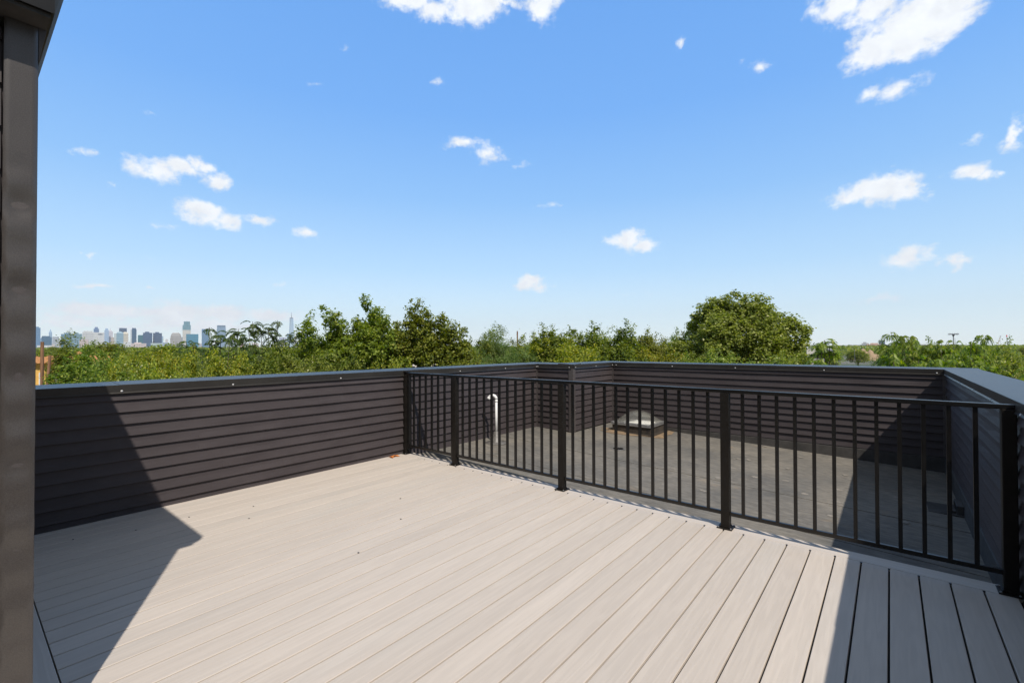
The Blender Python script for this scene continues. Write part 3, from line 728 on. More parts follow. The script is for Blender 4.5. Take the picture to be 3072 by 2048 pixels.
# big spreading maple pair seen behind the left parapet: local x is screen right
rb = random.Random(11)
def lob(n, cx, cy, cz, R1, R2, Rz, r0, r1, seed):
    q = random.Random(seed); out = []
    for i in range(n):
        a = q.uniform(0, 6.283); e_ = q.uniform(-.5, 1.2); rr_ = q.uniform(.55, .95)
        out.append((cx+R1*rr_*math.cos(a)*math.cos(e_), cy+R2*rr_*math.sin(a)*math.cos(e_), cz+Rz*rr_*math.sin(e_), q.uniform(r0, r1), q.uniform(r0, r1), q.uniform(r0, r1)*.85))
    return out
# kind: maple A (wide, several upright lobes), crown z 8..14.3
def lobes(spec, seed):
    q = random.Random(seed); out = []
    for (x, top, wd, n) in spec:          # upright lobe: x, top height, half width
        z = top
        for i in range(n):
            out.append((x+q.uniform(-.12, .12)*(i+1), q.uniform(-.9, .9), z, wd*(.42+.28*i)*q.uniform(.85, 1.1), wd*(.5+.3*i), .42+.08*i)); z -= .48
    return out
make_kind('mapleA', lobes([(-2.5, 12.6, .55, 4), (-2.0, 13.1, .5, 4), (-1.15, 14.0, .42, 6), (-.55, 13.3, .6, 5), (.1, 13.1, .6, 4), (.75, 14.1, .5, 6), (1.25, 13.6, .5, 5), (1.75, 13.3, .55, 5), (2.2, 12.4, .5, 4)], 5)+
    [(-1.5, 0, 11.3, 1.25, 1.5, 1.0), (.2, 0, 11.6, 1.3, 1.6, 1.1), (1.4, 0, 11.3, 1.1, 1.5, 1.0), (-2.2, .3, 10.6, .9, 1.2, .9), (0, 0, 10.0, 2.3, 2.0, .9), (0, 0, 8.6, 2.4, 2.2, 1.2)], 1700, 36, .14, .13, L_dark, 14.3, .2, 3, shoots=30, shoot_len=.45, bias=.45, asp=.68)
make_kind('mapleB', lobes([(-1.5, 12.9, .5, 3), (-.6, 13.8, .42, 5), (-.1, 13.9, .4, 5), (.5, 13.2, .5, 4), (1.05, 13.4, .45, 4), (1.6, 12.9, .6, 5), (2.05, 12.6, .5, 4)], 9)+
    [(-1.1, .2, 11.8, .6, 1.0, .7), (1.3, .1, 11.5, .85, 1.1, .8), (.2, .6, 11.9, .6, .8, .6), (1.5, 0, 10.4, .9, 1.2, .6), (-1.1, .3, 10.2, .65, 1.2, .6), (.5, .3, 9.2, 1.4, 1.3, .6)],
    1050, 36, .14, .13, L_dark, 14.1, .17, 5, shoots=24, shoot_len=.45, bias=.45, asp=.68)
q3 = random.Random(4); RB = [(0, 0, 10.4, 3.1, 3.0, 3.0), (0, 0, 8.6, 3.9, 3.4, 2.4)]
for i in range(46):
    a_ = q3.uniform(0, 6.283); e_ = q3.uniform(-.35, 1.35); r_ = q3.uniform(.75, .9)
    sx_ = 4.0 if math.cos(a_) > 0 and e_ < .4 else 3.7
    RB.append((sx_*r_*math.cos(a_)*math.cos(e_), 3.5*r_*math.sin(a_)*math.cos(e_), 10.3+4.4*r_*math.sin(e_), *(q3.uniform(.65, 1.05),)*3))
RB += [(-.1, 0, 14.3, .8, .8, .8), (1.3, .2, 14.0, .7, .7, .7), (-1.5, 0, 13.8, .75, .75, .7)]
make_kind('round', RB, 4200, 30, .14, .15, L_round, 15.1, .24, 8, shoots=0, bias=.22, asp=.8)
q3 = random.Random(21); make_kind('bushA', lobes([(q3.uniform(-1.9, 1.9), 12.2-abs(q3.gauss(0, .45)), q3.uniform(.4, .62), q3.randint(3, 5)) for _ in range(13)], 21)+[(0, 0, 10.2, 2.0, 1.8, 1.1), (0, 0, 9.0, 2.1, 2.0, 1.3)], 1150, 36, 0.125, .14, L_mid, 12.2, .14, 21, shoots=34, shoot_len=.45, bias=.45, asp=0.65)
q3 = random.Random(31); make_kind('bushB', lobes([(q3.uniform(-1.9, 1.9), 12.2-abs(q3.gauss(0, .45)), q3.uniform(.4, .62), q3.randint(3, 5)) for _ in range(13)], 31)+[(0, 0, 10.2, 2.0, 1.8, 1.1), (0, 0, 9.0, 2.1, 2.0, 1.3)], 1050, 34, 0.125, .14, L_bright, 12.2, .14, 31, shoots=34, shoot_len=.45, bias=.45, asp=0.65)
q3 = random.Random(41); make_kind('bushC', lobes([(q3.uniform(-1.9, 1.9), 12.2-abs(q3.gauss(0, .45)), q3.uniform(.4, .62), q3.randint(3, 5)) for _ in range(13)], 41)+[(0, 0, 10.2, 2.0, 1.8, 1.1), (0, 0, 9.0, 2.1, 2.0, 1.3)], 1050, 36, 0.1, .14, L_pale, 12.2, .14, 41, shoots=34, shoot_len=.45, bias=.45, asp=0.45)
q3 = random.Random(51); make_kind('bushD', lobes([(q3.uniform(-1.9, 1.9), 12.2-abs(q3.gauss(0, .45)), q3.uniform(.4, .62), q3.randint(3, 5)) for _ in range(13)], 51)+[(0, 0, 10.2, 2.0, 1.8, 1.1), (0, 0, 9.0, 2.1, 2.0, 1.3)], 1150, 34, 0.125, .14, L_round, 12.2, .14, 51, shoots=34, shoot_len=.45, bias=.45, asp=0.7)
make_kind('spire', [(0, 0, 9.2, .75, .75, 2.4), (.05, 0, 11.2, .38, .38, 1.3), (-.2, 0, 8.0, 1.1, 1.1, 1.3), (.35, 0, 9.9, .5, .5, .6), (-.45, .1, 10.3, .45, .4, .4)], 420, 34, .12, .14, L_mid, 12.8, .09, 61, shoots=26, shoot_len=.6)
make_kind('faroak', lob(14, 0, 0, 7.0, 3.3, 3.3, 3.0, 1.2, 2.2, 71)+[(0, 0, 6.2, 3.6, 3.6, 2.6)], 520, 16, .40, .42, L_dark, 10.8, .3, 71, bias=.3, asp=.8)
make_kind('farolive', lob(14, 0, 0, 7.0, 3.1, 3.1, 3.0, 1.2, 2.0, 81)+[(0, 0, 6.2, 3.4, 3.4, 2.6)], 520, 16, .38, .42, L_mid, 10.8, .3, 81, bias=.3, asp=.8)
q_ = random.Random(7)
make_ailanthus('ailA', [(q_.uniform(-1.9, 1.9), q_.uniform(-1.3, 1.3), z_, q_.uniform(.8, 1.15)) for z_ in [12.2, 12.1, 12.0, 11.95, 11.9, 11.8, 11.7, 11.6, 11.6, 11.5, 11.4]+[q_.uniform(10.0, 11.6) for _ in range(50)]], L_ail, 12.6, 3)
make_ailanthus('ailB', [(q_.uniform(-1.6, 1.6), q_.uniform(-1.2, 1.2), z_, q_.uniform(.8, 1.15)) for z_ in [12.2, 12.0, 11.9, 11.8, 11.7, 11.6, 11.5, 11.4]+[q_.uniform(10.0, 11.5) for _ in range(40)]], L_ail, 12.6, 9)
L_aild = leaf_mat('dark_compound_leaves', (.035, .07, .016), (.085, .125, .028), (.16, .18, .05), rough=.42)
make_ailanthus('ailC', [(-1.25, 0, 12.4, .9), (-.95, .3, 12.15, .9), (-1.5, 0, 12.05, .9), (-.45, .2, 12.1, .85), (.2, 0, 12.45, .6), (-.1, 0, 11.9, .9), (.55, 0, 11.7, .85), (.85, .2, 11.8, .7), (1.3, 0, 11.85, .7), (1.5, .2, 11.5, .8), (-1.3, 0, 11.6, .9), (-.9, 0, 11.3, 1), (-.2, 0, 11.3, 1), (.3, 0, 11.0, 1), (1.0, 0, 11.1, 1), (1.4, 0, 10.8, .9)]+[(q_.uniform(-1.6, 1.7), q_.uniform(-1, 1), q_.uniform(9, 11.0), 1) for _ in range(26)], L_aild, 12.8, 15, fr=9)
make_ailanthus('palmy', [(0, 0, 12.1, .8), (.14, .1, 12.0, .7), (-.17, 0, 11.9, .7), (.24, -.1, 11.72, .6), (-.3, .1, 11.65, .55)], L_ail, 12.6, 19, fr=10)

Bk = 'bushy street trees behind the parapets'
P_ = plant
P_('mapleA', 1055, 898, 24, 312, 'tallest dark green tree rising behind the left parapet, its ragged top full of upright shoots', rot=VF)
P_('mapleB', 1274, 905, 24, 228, 'dark green open-crowned tree just right of the tallest ragged tree, sky showing between its lobes', rot=VF)
P_('round', 2202, 884, 31, 384, 'large dome-shaped mottled green tree standing alone above the far parapet', rot=VF)
P_('ailC', 822, 964, 26, 190, 'dark compound-leaved tree in front of the tallest distant spire tower', 'ailanthus_tree', rot=VF)
P_('ailC', 640, 985, 24, 210, 'dark compound-leaved tree with drooping fronds, left of the one before the spire tower', 'ailanthus_tree', rot=VF+3.3)
P_('spire', 196, 994, 42, 100, 'slender pointed young tree standing before the yellow brick house', rot=1)
P_('spire', 262, 1014, 40, 80, 'thin pointed young tree just right of the yellow house, before the white towers', rot=2.6)
P_('spire', 1476, 972, 34, 100, 'small pale peaked tree right beside the dark open-crowned tree', rot=.4)
P_('palmy', 2474, 1016, 22, 84, 'lone palm-like sapling with a bare pale stem behind the far parapet', 'ailanthus_sapling')
# left side, far to near
LIST = [
 ('bushA', 1425, 1012, 29, 120, 'small green tree filling the notch right of the dark open-crowned tree'),
 ('bushA', 955, 990, 27, 130, 'green bushy tree at the left shoulder of the tallest ragged tree'),
 ('bushA', 1180, 965, 28, 120, 'green bushy tree between the tallest ragged tree and the open-crowned tree'),
 ('bushA', 2770, 1022, 27, 150, 'rounded green tree behind the drooping-fronded trees left of the antenna mast'),
 ('bushA', 2925, 1020, 27, 150, 'rounded green tree behind the fronds right of the antenna mast'),
 ('bushA', 256, 1076, 36, 100, 'leafy mid-green tree partly covering the yellow house'),
 ('bushA', 330, 1046, 30, 200, 'mid-green bushy tree right of the yellow house, under the white towers'),
 ('bushB', 400, 1052, 26, 170, 'yellow-green shrubby tree below the dark blue office towers'),
 ('bushD', 450, 1066, 22, 190, 'olive shrubby tree just over the left parapet below the navy towers'),
 ('bushB', 530, 1050, 21, 200, 'yellow-green tree with bare twigs below the arched grey tower'),
 ('bushB', 610, 1046, 19, 190, 'bright yellow-green tree below the half-cream half-glass tower'),
 ('bushB', 700, 1058, 19, 190, 'yellowish tree with open twiggy crown below the compound-leaved trees'),
 ('bushD', 760, 1030, 26, 220, 'olive-green tree behind the yellowish twiggy tree'),
 ('bushA', 850, 1040, 22, 200, 'mid-green bushy tree below the spire tower'),
 ('bushD', 925, 1044, 20, 190, 'olive bushy tree at the left foot of the tallest ragged tree'),
 ('bushA', 1000, 1056, 19, 180, 'mid-green bushy tree below the tallest ragged tree, touching the parapet line'),
 ('bushD', 560, 1088, 16, 150, 'low olive shrub crown right at the edge of the left parapet'),
 ('bushB', 470, 1090, 16, 150, 'low yellow-green shrub crown at the edge of the left parapet'),
 ('bushA', 340, 1096, 18, 170, 'low green shrub crown at the parapet beside the power line'),
 ('bushA', 275, 1110, 24, 90, 'low green tree crown behind the power line'),
 ('bushC', 1480, 982, 30, 150, 'pale sage feathery tree between the ragged trees and the bright green row'),
 ('bushC', 1400, 1040, 26, 150, 'low pale sage tree at the right foot of the open-crowned tree'),
 ('bushC', 1535, 1018, 28, 160, 'sage green tree in front of the two timber poles'),
 ('bushA', 1578, 1000, 34, 120, 'dark-tipped tree between the two timber poles'),
 ('bushB', 1632, 1000, 28, 160, 'yellow-green rounded tree right of the timber poles'),
 ('bushA', 1695, 978, 29, 190, 'bright green bushy tree, first of the two tallest in the middle row'),
 ('bushA', 1780, 970, 29, 215, 'bright green bushy tree, tallest of the middle row above the parapet jog'),
 ('bushB', 1735, 1030, 24, 220, 'yellow-green tree crown directly above the parapet jog'),
 ('bushD', 1868, 996, 31, 140, 'olive tree with pointed top right of the middle row peak'),
 ('bushD', 1928, 993, 31, 140, 'olive tree with twin pointed tops in the middle row'),
 ('bushD', 1990, 998, 31, 140, 'olive narrow-topped tree nearing the large dome tree'),
 ('bushB', 1960, 1048, 27, 190, 'yellow-tinged low tree left of the large dome tree'),
 ('bushA', 1870, 1052, 25, 170, 'green low tree above the far parapet corner'),
 ('bushA', 2046, 986, 34, 130, 'dark tree tucked against the left side of the large dome tree'),
 ('bushD', 2090, 1040, 26, 160, 'olive low tree at the left foot of the large dome tree'),
 ('bushD', 2240, 1050, 24, 260, 'olive low tree under the middle of the large dome tree'),
 ('bushD', 2355, 1056, 25, 130, 'olive low tree at the right foot of the large dome tree'),
 ('ailB', 2400, 1082, 20, 150, 'low glossy compound-leaved tree at the far parapet, right of the dome tree'),
 ('ailB', 2515, 1084, 20, 120, 'low glossy compound-leaved tree beneath the palm-like sapling'),
 ('bushC', 2612, 1074, 28, 100, 'small dusty green tree before the brown earth mound'),
 ('bushD', 2664, 1032, 40, 72, 'rounded olive tree just right of the brown earth mound'),
 ('ailA', 2735, 1040, 22, 120, 'glossy compound-leaved tree left of the antenna mast'),
 ('ailB', 2745, 1003, 24, 130, 'tall drooping-fronded tree, first peak left of the antenna mast'),
 ('ailA', 2795, 1008, 22, 130, 'tall drooping-fronded tree directly left of the antenna mast'),
 ('ailA', 2912, 1008, 22, 95, 'tall drooping-fronded tree directly right of the antenna mast'),
 ('bushD', 2990, 1044, 25, 190, 'large olive tree at the right below the cranes'),
 ('bushD', 3090, 1050, 25, 200, 'olive tree leaving the right edge of the picture'),
 ('ailB', 2862, 1034, 21, 120, 'low drooping-fronded tree directly under the antenna mast'),
 ('bushA', 2850, 1066, 19, 210, 'green tree behind the right corner of the far parapet'),
 ('ailB', 2760, 1070, 17, 180, 'near glossy fronded tree at the right end of the far parapet'),
 ('ailA', 2960, 1082, 17, 200, 'near glossy fronded tree above the pale right parapet cap'),
 ('ailB', 3060, 1112, 14, 170, 'nearest bright fronded tree beside the pale right parapet cap'),
 ('bushB', 1180, 1072, 17, 110, 'low yellowish branch crown in front of the pale shingled roof'),
 ('bushA', 1390, 1076, 20, 160, 'low green crown right of the pale shingled roof'),
 ('bushA', 2150, 1062, 22, 170, 'green low crown above the middle of the far parapet'),
]
for i, (k, px, py, ds, wp, lb) in enumerate(LIST):
    P_(k, px, py, ds, wp*1.12, lb, 'ailanthus_tree' if k.startswith('ail') else 'tree', rot=(i*1.7) % 6.28)
# distant rounded street trees between the near rows and the city: countable crowns
qr = random.Random(99); G1 = 'rounded trees in the distant tree line'
for (px, py, ds, wp, lb) in ((330, 1026, 170, 105, 'dark domed distant tree below the white and pale blue towers'), (500, 1031, 150, 125, 'dark domed distant tree left of the arched grey tower'), (440, 1043, 200, 90, 'lower dark distant tree below the navy twin towers'),
      (2480, 1055, 260, 70, 'dark round distant tree before the white warehouse'), (2575, 1049, 300, 50, 'small distant tree before the blue-grey sheds')):
    P_('faroak', px, py, ds, wp, lb, rot=ds % 6)
for px in range(60, 3150, 62):
    for row, (d0, d1) in enumerate(((110, 180), (200, 330), (380, 600))):
        if 2380 < px < 2690: continue
        x = px+qr.uniform(-28, 28)+row*20; ds = qr.uniform(d0, d1); wp = qr.uniform(8, 12)*F/ds/1.15
        top = (1052, 1046, 1043)[row]+qr.uniform(-5, 7) - (3 if x > 2400 and row else 0)
        if 2400 < x < 2660: top = (1062, 1056, 1046)[row]+qr.uniform(-2, 4)
        P_(qr.choice(('faroak', 'farolive')), x, top, ds, wp, 'rounded green tree in the hazy distant tree line', group=G1, rot=qr.uniform(0, 6))
# far woodland belt: uncountable
rs = np.random.RandomState(5); n = 5200; azs = rs.uniform(-95, 12, n); ds = 650*(4600/650)**rs.uniform(0, 1, n)
ds = np.where(azs > -14, 650+(ds-650)*.28, ds); ang = np.radians(azs); ctr = np.stack([ds*np.sin(ang), ds*np.cos(ang), GROUND+rs.uniform(2, 9.5, n)+ds*.0006], 1)
per = 26; P2 = np.repeat(ctr, per, 0)+rs.randn(n*per, 3)*np.repeat(np.stack([4+ds*.004, 4+ds*.004, 2.2+0*ds], 1), per, 0)
P2[:, 2] = np.minimum(P2[:, 2], GROUND+13)
V = leaves_from(P2, rs, 1, asp=.8); szs = np.repeat(np.repeat(1.6+ds*.0016, per), 4)[:, None]; cc_ = np.repeat(P2, 4, 0); V = cc_+(V-cc_)*szs
o = bpy.data.objects.new('far_woods', mesh_np('far_woods', V, 4, L_dark)); COL.objects.link(o); prop(o, kind='stuff', cat='woods', label='hazy belt of far treetops reaching to the horizon')

# ================================================================ CITY AND NEIGHBOURING THINGS
def frame_at(px, py, dist, face=None):
    """origin and axes of an upright frame at range dist; u to the right, w away from the terrace"""
    P = at(px, py, dist); d = np.array([P[0], P[1], 0]); d = d/np.linalg.norm(d); u = np.array([d[1], -d[0], 0])
    depth = float((P-np.array([0, 0, EYE])) @ FW); return P, u, d, depth/F
def facade(name, wall, glass, fx, fz, gap=.35, rough=.3, vert=True):
    m = mat(name, wall, rough, 0, .6); t, mk, b = nodes(m); tc = mk('ShaderNodeTexCoord')
    mp = mk('ShaderNodeMapping'); t.links.new(tc.outputs['UV'], mp.inputs[0]); mp.inputs['Scale'].default_value = (1/fx, 1/fz, 1)
    br = mk('ShaderNodeTexBrick', i_Scale=1); br.offset = 0; br.inputs['Color1'].default_value = (*glass, 1); br.inputs['Color2'].default_value = (*[c*.72 for c in glass], 1)
    br.inputs['Mortar'].default_value = (*wall, 1); br.inputs['Mortar Size'].default_value = gap*.5; br.inputs['Mortar Smooth'].default_value = .1
    br.inputs['Brick Width'].default_value = 1; br.inputs['Row Height'].default_value = 1; br.inputs['Bias'].default_value = -.2
    t.links.new(mp.outputs[0], br.inputs[0]); t.links.new(br.outputs[0], b.inputs['Base Color']); return m
def prism(name, mt, parent, org, u, w, prof_fn, hs):
    """stack of rectangles: hs list of (z, half width u, half depth w, shift u)"""
    b = MB(); uvs = []
    for (z, hu, hw, su) in hs:
        for (a, c) in ((-1, -1), (1, -1), (1, 1), (-1, 1)): b.v.append(tuple(org+u*(a*hu+su)+w*(c*hw)+np.array([0, 0, z])))
    for i in range(len(hs)-1):
        for k in range(4): a_ = i*4+k; c_ = i*4+(k+1) % 4; b.f.append((a_, c_, c_+4, a_+4))
    m_ = (len(hs)-1)*4; b.f.append((m_, m_+1, m_+2, m_+3))
    o = b.build(name, mt, parent); me = o.data; uv = me.uv_layers.new(name='uv'); vs = me.vertices
    for p in me.polygons:
        for li in p.loop_indices:
            v = np.array(vs[me.loops[li].vertex_index].co); 
            n_ = np.array(p.normal); side = abs(n_@u) > abs(n_@w)
            uv.data[li].uv = (float((v-org)@(w if side else u)), float(v[2]-org[2]))
    return o
LB = (.20, .33, .48); PALE = (.62, .62, .60)
def fm(name, wall, glass, fx=9, fz=9, gap=.35): return facade(name, wall, glass, fx, fz, gap)
SK = [ # x0,x1,top,base,dist,label,wall,glass,extras
 (96, 117, 983, 1044, 4700, 'broad blue glass tower at the far left beside the metal corner post', (.16, .30, .46), (.10, .22, .38), 'cap'),
 (118, 129, 1014, 1042, 5200, 'small pale blue block left of the teal mid-rise', (.35, .48, .62), (.25, .38, .52), None),
 (129, 151, 1011, 1040, 4300, 'dark teal mid-rise behind the slender pointed tree', (.08, .18, .28), (.05, .13, .22), 'cap'),
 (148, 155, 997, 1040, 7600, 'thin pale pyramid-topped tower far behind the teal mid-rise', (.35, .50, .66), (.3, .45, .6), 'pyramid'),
 (160, 174, 1010, 1040, 5600, 'pale grey block peeking out beside the slender pointed tree', (.5, .52, .54), (.38, .42, .48), None),
 (189, 219, 1002, 1043, 3900, 'wide teal glass slab, left half of the teal pair', (.18, .31, .40), (.10, .22, .31), 'box'),
 (219, 242, 1001, 1043, 3850, 'lighter teal glass slab, right half of the teal pair', (.27, .40, .48), (.17, .30, .38), 'box'),
 (240, 252, 1013, 1042, 4600, 'low brownish block between the teal pair and the white towers', (.35, .31, .30), (.22, .20, .22), None),
 (252, 278, 996, 1040, 4100, 'white gridded tower, left one of the two white towers', (.74, .73, .70), (.45, .46, .47), 'cap'),
 (283, 295, 986, 1036, 7200, 'slim dark blue stepped tower rising between the two white towers', (.12, .22, .40), (.10, .18, .34), 'step'),
 (285, 309, 997, 1038, 4050, 'white slab tower, right one of the two white towers', (.78, .77, .74), (.60, .60, .58), 'sign'),
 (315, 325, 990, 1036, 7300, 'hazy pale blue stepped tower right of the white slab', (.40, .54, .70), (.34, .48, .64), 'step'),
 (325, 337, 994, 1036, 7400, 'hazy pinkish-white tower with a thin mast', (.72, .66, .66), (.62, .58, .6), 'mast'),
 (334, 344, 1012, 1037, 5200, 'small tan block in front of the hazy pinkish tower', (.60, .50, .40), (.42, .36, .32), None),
 (344, 352, 1000, 1038, 4200, 'narrow pale slab attached left of the domed green-glass tower', (.66, .70, .68), (.5, .56, .56), None),
 (352, 368, 999, 1038, 4200, 'pale green-glass tower with a low domed top', (.34, .48, .54), (.20, .36, .46), 'dome'),
 (360, 378, 984, 1020, 5200, 'dark navy tower with a wide flat head', (.10, .15, .24), (.06, .10, .18), 'head'),
 (369, 383, 1000, 1036, 4300, 'cream rounded-top tower right of the domed green-glass tower', (.76, .68, .52), (.5, .46, .4), 'dome'),
 (392, 397, 988, 1032, 4000, 'white edge slab of the tall dark blue tower', (.74, .76, .76), (.5, .56, .6), None),
 (397, 408, 987, 1032, 4000, 'tall dark blue slab tower with a white left edge', (.08, .15, .24), (.05, .10, .18), 'cap'),
 (416, 432, 1005, 1030, 4300, 'short dark teal-green block left of the navy pair', (.06, .15, .20), (.04, .20, .22), None),
 (432, 454, 998, 1042, 3900, 'wide navy tower with a roof box, left of the navy pair', (.09, .15, .25), (.06, .10, .18), 'box'),
 (462, 483, 999, 1034, 3950, 'navy tower with a roof box, right of the navy pair', (.09, .14, .23), (.06, .10, .17), 'box'),
 (483, 489, 1008, 1034, 5600, 'slim light blue block right behind the navy pair', (.36, .50, .62), (.28, .42, .54), None),
 (514, 542, 998, 1036, 3900, 'grey stone tower with curved shoulders', (.50, .46, .42), (.28, .27, .27), 'shoulder'),
 (541, 547, 1011, 1034, 5000, 'thin slate block behind the grey curved-shouldered tower', (.22, .30, .38), (.16, .24, .32), None),
 (550, 570, 990, 1040, 4300, 'tallest left tower, cream below and teal glass above', (.76, .71, .62), (.50, .50, .48), 'glasstop'),
 (562, 592, 1002, 1040, 3700, 'bright teal and blue glass block before the cream-and-glass tower', (.10, .30, .40), (.04, .17, .30), None),
 (607, 625, 987, 1030, 4600, 'plain blue tower rising out of the compound-leaved trees', (.16, .28, .42), (.10, .21, .34), None),
 (652, 676, 976, 1034, 4200, 'blue-grey tower with slightly bowed sides and a flat dark crown', (.30, .40, .52), (.16, .26, .38), 'bowed'),
 (719, 730, 1018, 1036, 4600, 'small pink brick block between the two compound-leaved trees', (.60, .36, .34), (.42, .28, .28), None),
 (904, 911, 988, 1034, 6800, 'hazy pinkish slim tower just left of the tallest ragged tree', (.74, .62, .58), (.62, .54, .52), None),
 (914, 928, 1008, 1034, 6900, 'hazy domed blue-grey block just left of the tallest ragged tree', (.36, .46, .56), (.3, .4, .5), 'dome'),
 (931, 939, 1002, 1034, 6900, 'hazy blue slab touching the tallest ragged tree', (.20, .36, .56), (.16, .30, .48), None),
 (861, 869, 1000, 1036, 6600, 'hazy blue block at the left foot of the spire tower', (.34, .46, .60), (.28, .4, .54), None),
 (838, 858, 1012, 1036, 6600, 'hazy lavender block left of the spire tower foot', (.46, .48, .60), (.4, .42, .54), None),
 (372, 388, 1026, 1044, 3300, 'low white building before the cream rounded-top tower', (.80, .80, .78), (.55, .55, .55), None),
 (398, 434, 1030, 1046, 3200, 'long low pinkish building before the dark blue slab tower', (.70, .58, .54), (.5, .42, .42), 'box'),
 (436, 456, 1040, 1047, 3100, 'low bright white roofed hall below the navy twin towers', (.82, .82, .80), (.7, .7, .7), None),
 (456, 484, 1029, 1044, 3300, 'low pale green-roofed building below the right navy tower', (.52, .62, .56), (.4, .48, .46), None),
 (490, 505, 1027, 1042, 3500, 'low hazy blue-grey building left of the curved-shouldered tower', (.42, .48, .56), (.32, .38, .46), None),
 (242, 262, 1018, 1044, 3600, 'low pink building below the left white tower', (.72, .56, .52), (.5, .42, .42), None),
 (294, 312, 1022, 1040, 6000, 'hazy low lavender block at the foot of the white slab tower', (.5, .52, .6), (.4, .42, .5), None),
 (118, 150, 1036, 1045, 3200, 'low white long building below the teal mid-rise', (.78, .76, .74), (.6, .58, .58), None),
 (680, 705, 1020, 1036, 5200, 'hazy grey low block right of the bowed tower', (.46, .5, .56), (.36, .4, .46), None),
 (2639, 2653, 1021, 1036, 4200, 'lone dark blue-grey office block on the right horizon', (.10, .14, .22), (.07, .10, .16), None),
 (2605, 2645, 1032, 1045, 2600, 'long tan apartment building below the lone dark office block', (.66, .46, .34), (.44, .30, .24), 'box'),
 (2587, 2604, 1029, 1044, 2600, 'grey building cluster left of the long tan apartment building', (.50, .52, .54), (.34, .36, .40), 'box'),
 (2846, 2862, 1033, 1042, 1500, 'low grey building at the foot of the antenna mast', (.34, .36, .40), (.2, .22, .26), None),
]
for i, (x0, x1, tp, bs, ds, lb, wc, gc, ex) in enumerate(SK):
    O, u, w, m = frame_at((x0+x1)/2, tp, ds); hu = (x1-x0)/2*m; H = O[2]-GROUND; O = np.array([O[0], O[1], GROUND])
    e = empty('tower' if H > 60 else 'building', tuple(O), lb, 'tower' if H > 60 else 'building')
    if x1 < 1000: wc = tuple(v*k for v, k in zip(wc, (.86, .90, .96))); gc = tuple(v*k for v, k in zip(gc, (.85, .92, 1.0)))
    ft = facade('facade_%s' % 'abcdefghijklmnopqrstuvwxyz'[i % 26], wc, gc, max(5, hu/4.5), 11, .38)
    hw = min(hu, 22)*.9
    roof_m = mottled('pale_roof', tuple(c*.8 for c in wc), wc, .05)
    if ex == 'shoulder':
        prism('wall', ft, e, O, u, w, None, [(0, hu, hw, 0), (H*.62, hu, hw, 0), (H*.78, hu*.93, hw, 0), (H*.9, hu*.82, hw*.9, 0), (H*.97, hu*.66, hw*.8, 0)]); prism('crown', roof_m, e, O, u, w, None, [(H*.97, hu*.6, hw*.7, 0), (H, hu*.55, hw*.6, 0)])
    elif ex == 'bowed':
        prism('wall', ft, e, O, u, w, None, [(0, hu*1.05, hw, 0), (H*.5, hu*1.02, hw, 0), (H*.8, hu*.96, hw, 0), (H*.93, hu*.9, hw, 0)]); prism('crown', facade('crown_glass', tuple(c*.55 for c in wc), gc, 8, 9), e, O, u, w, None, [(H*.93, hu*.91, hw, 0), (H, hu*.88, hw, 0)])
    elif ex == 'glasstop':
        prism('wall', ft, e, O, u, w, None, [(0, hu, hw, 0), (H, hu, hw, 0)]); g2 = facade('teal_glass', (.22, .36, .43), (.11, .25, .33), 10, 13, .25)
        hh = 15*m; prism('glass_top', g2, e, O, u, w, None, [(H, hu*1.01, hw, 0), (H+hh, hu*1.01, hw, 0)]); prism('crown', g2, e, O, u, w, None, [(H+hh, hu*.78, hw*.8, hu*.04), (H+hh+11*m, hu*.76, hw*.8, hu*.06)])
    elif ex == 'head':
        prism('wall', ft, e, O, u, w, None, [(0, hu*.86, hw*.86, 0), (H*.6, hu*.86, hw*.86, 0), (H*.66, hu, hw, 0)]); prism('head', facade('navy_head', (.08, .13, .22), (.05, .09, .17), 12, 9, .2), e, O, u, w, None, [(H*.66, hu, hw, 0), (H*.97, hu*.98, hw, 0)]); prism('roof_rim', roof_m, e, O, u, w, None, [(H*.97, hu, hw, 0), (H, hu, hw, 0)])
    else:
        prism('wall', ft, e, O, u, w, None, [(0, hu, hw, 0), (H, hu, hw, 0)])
        if ex in ('cap', 'box'):
            f_ = .45 if ex == 'box' else .8; prism('roof_box', roof_m, e, O, u, w, None, [(H, hu*f_, hw*f_, -hu*.1), (H+3.2*m, hu*f_, hw*f_, -hu*.1)])
        if ex == 'dome': prism('dome', roof_m, e, O, u, w, None, [(H, hu*.95, hw*.9, 0), (H+2.5*m, hu*.75, hw*.7, 0), (H+4.2*m, hu*.4, hw*.4, 0), (H+4.9*m, hu*.1, hw*.1, 0)])
        if ex == 'pyramid': prism('spire', ft, e, O, u, w, None, [(H, hu*.8, hw*.8, 0), (H+10*m, hu*.08, hw*.08, 0)])
        if ex == 'step': prism('upper_block', ft, e, O, u, w, None, [(H, hu*.62, hw*.6, 0), (H+5*m, hu*.6, hw*.6, 0)])
        if ex == 'mast': prism('setback', ft, e, O, u, w, None, [(H, hu*.6, hw*.6, 0), (H+4*m, hu*.4, hw*.4, 0)]); prism('mast', roof_m, e, O, u, w, None, [(H+4*m, hu*.12, hw*.12, 0), (H+10*m, hu*.05, hw*.05, 0)])
        if ex == 'sign': prism('roof_sign', mat('dark_sign_band', (.12, .14, .2), .6), e, O, u, w, None, [(H*.86, hu*.4, hw+1, hu*.25), (H*.92, hu*.4, hw+1, hu*.25)])
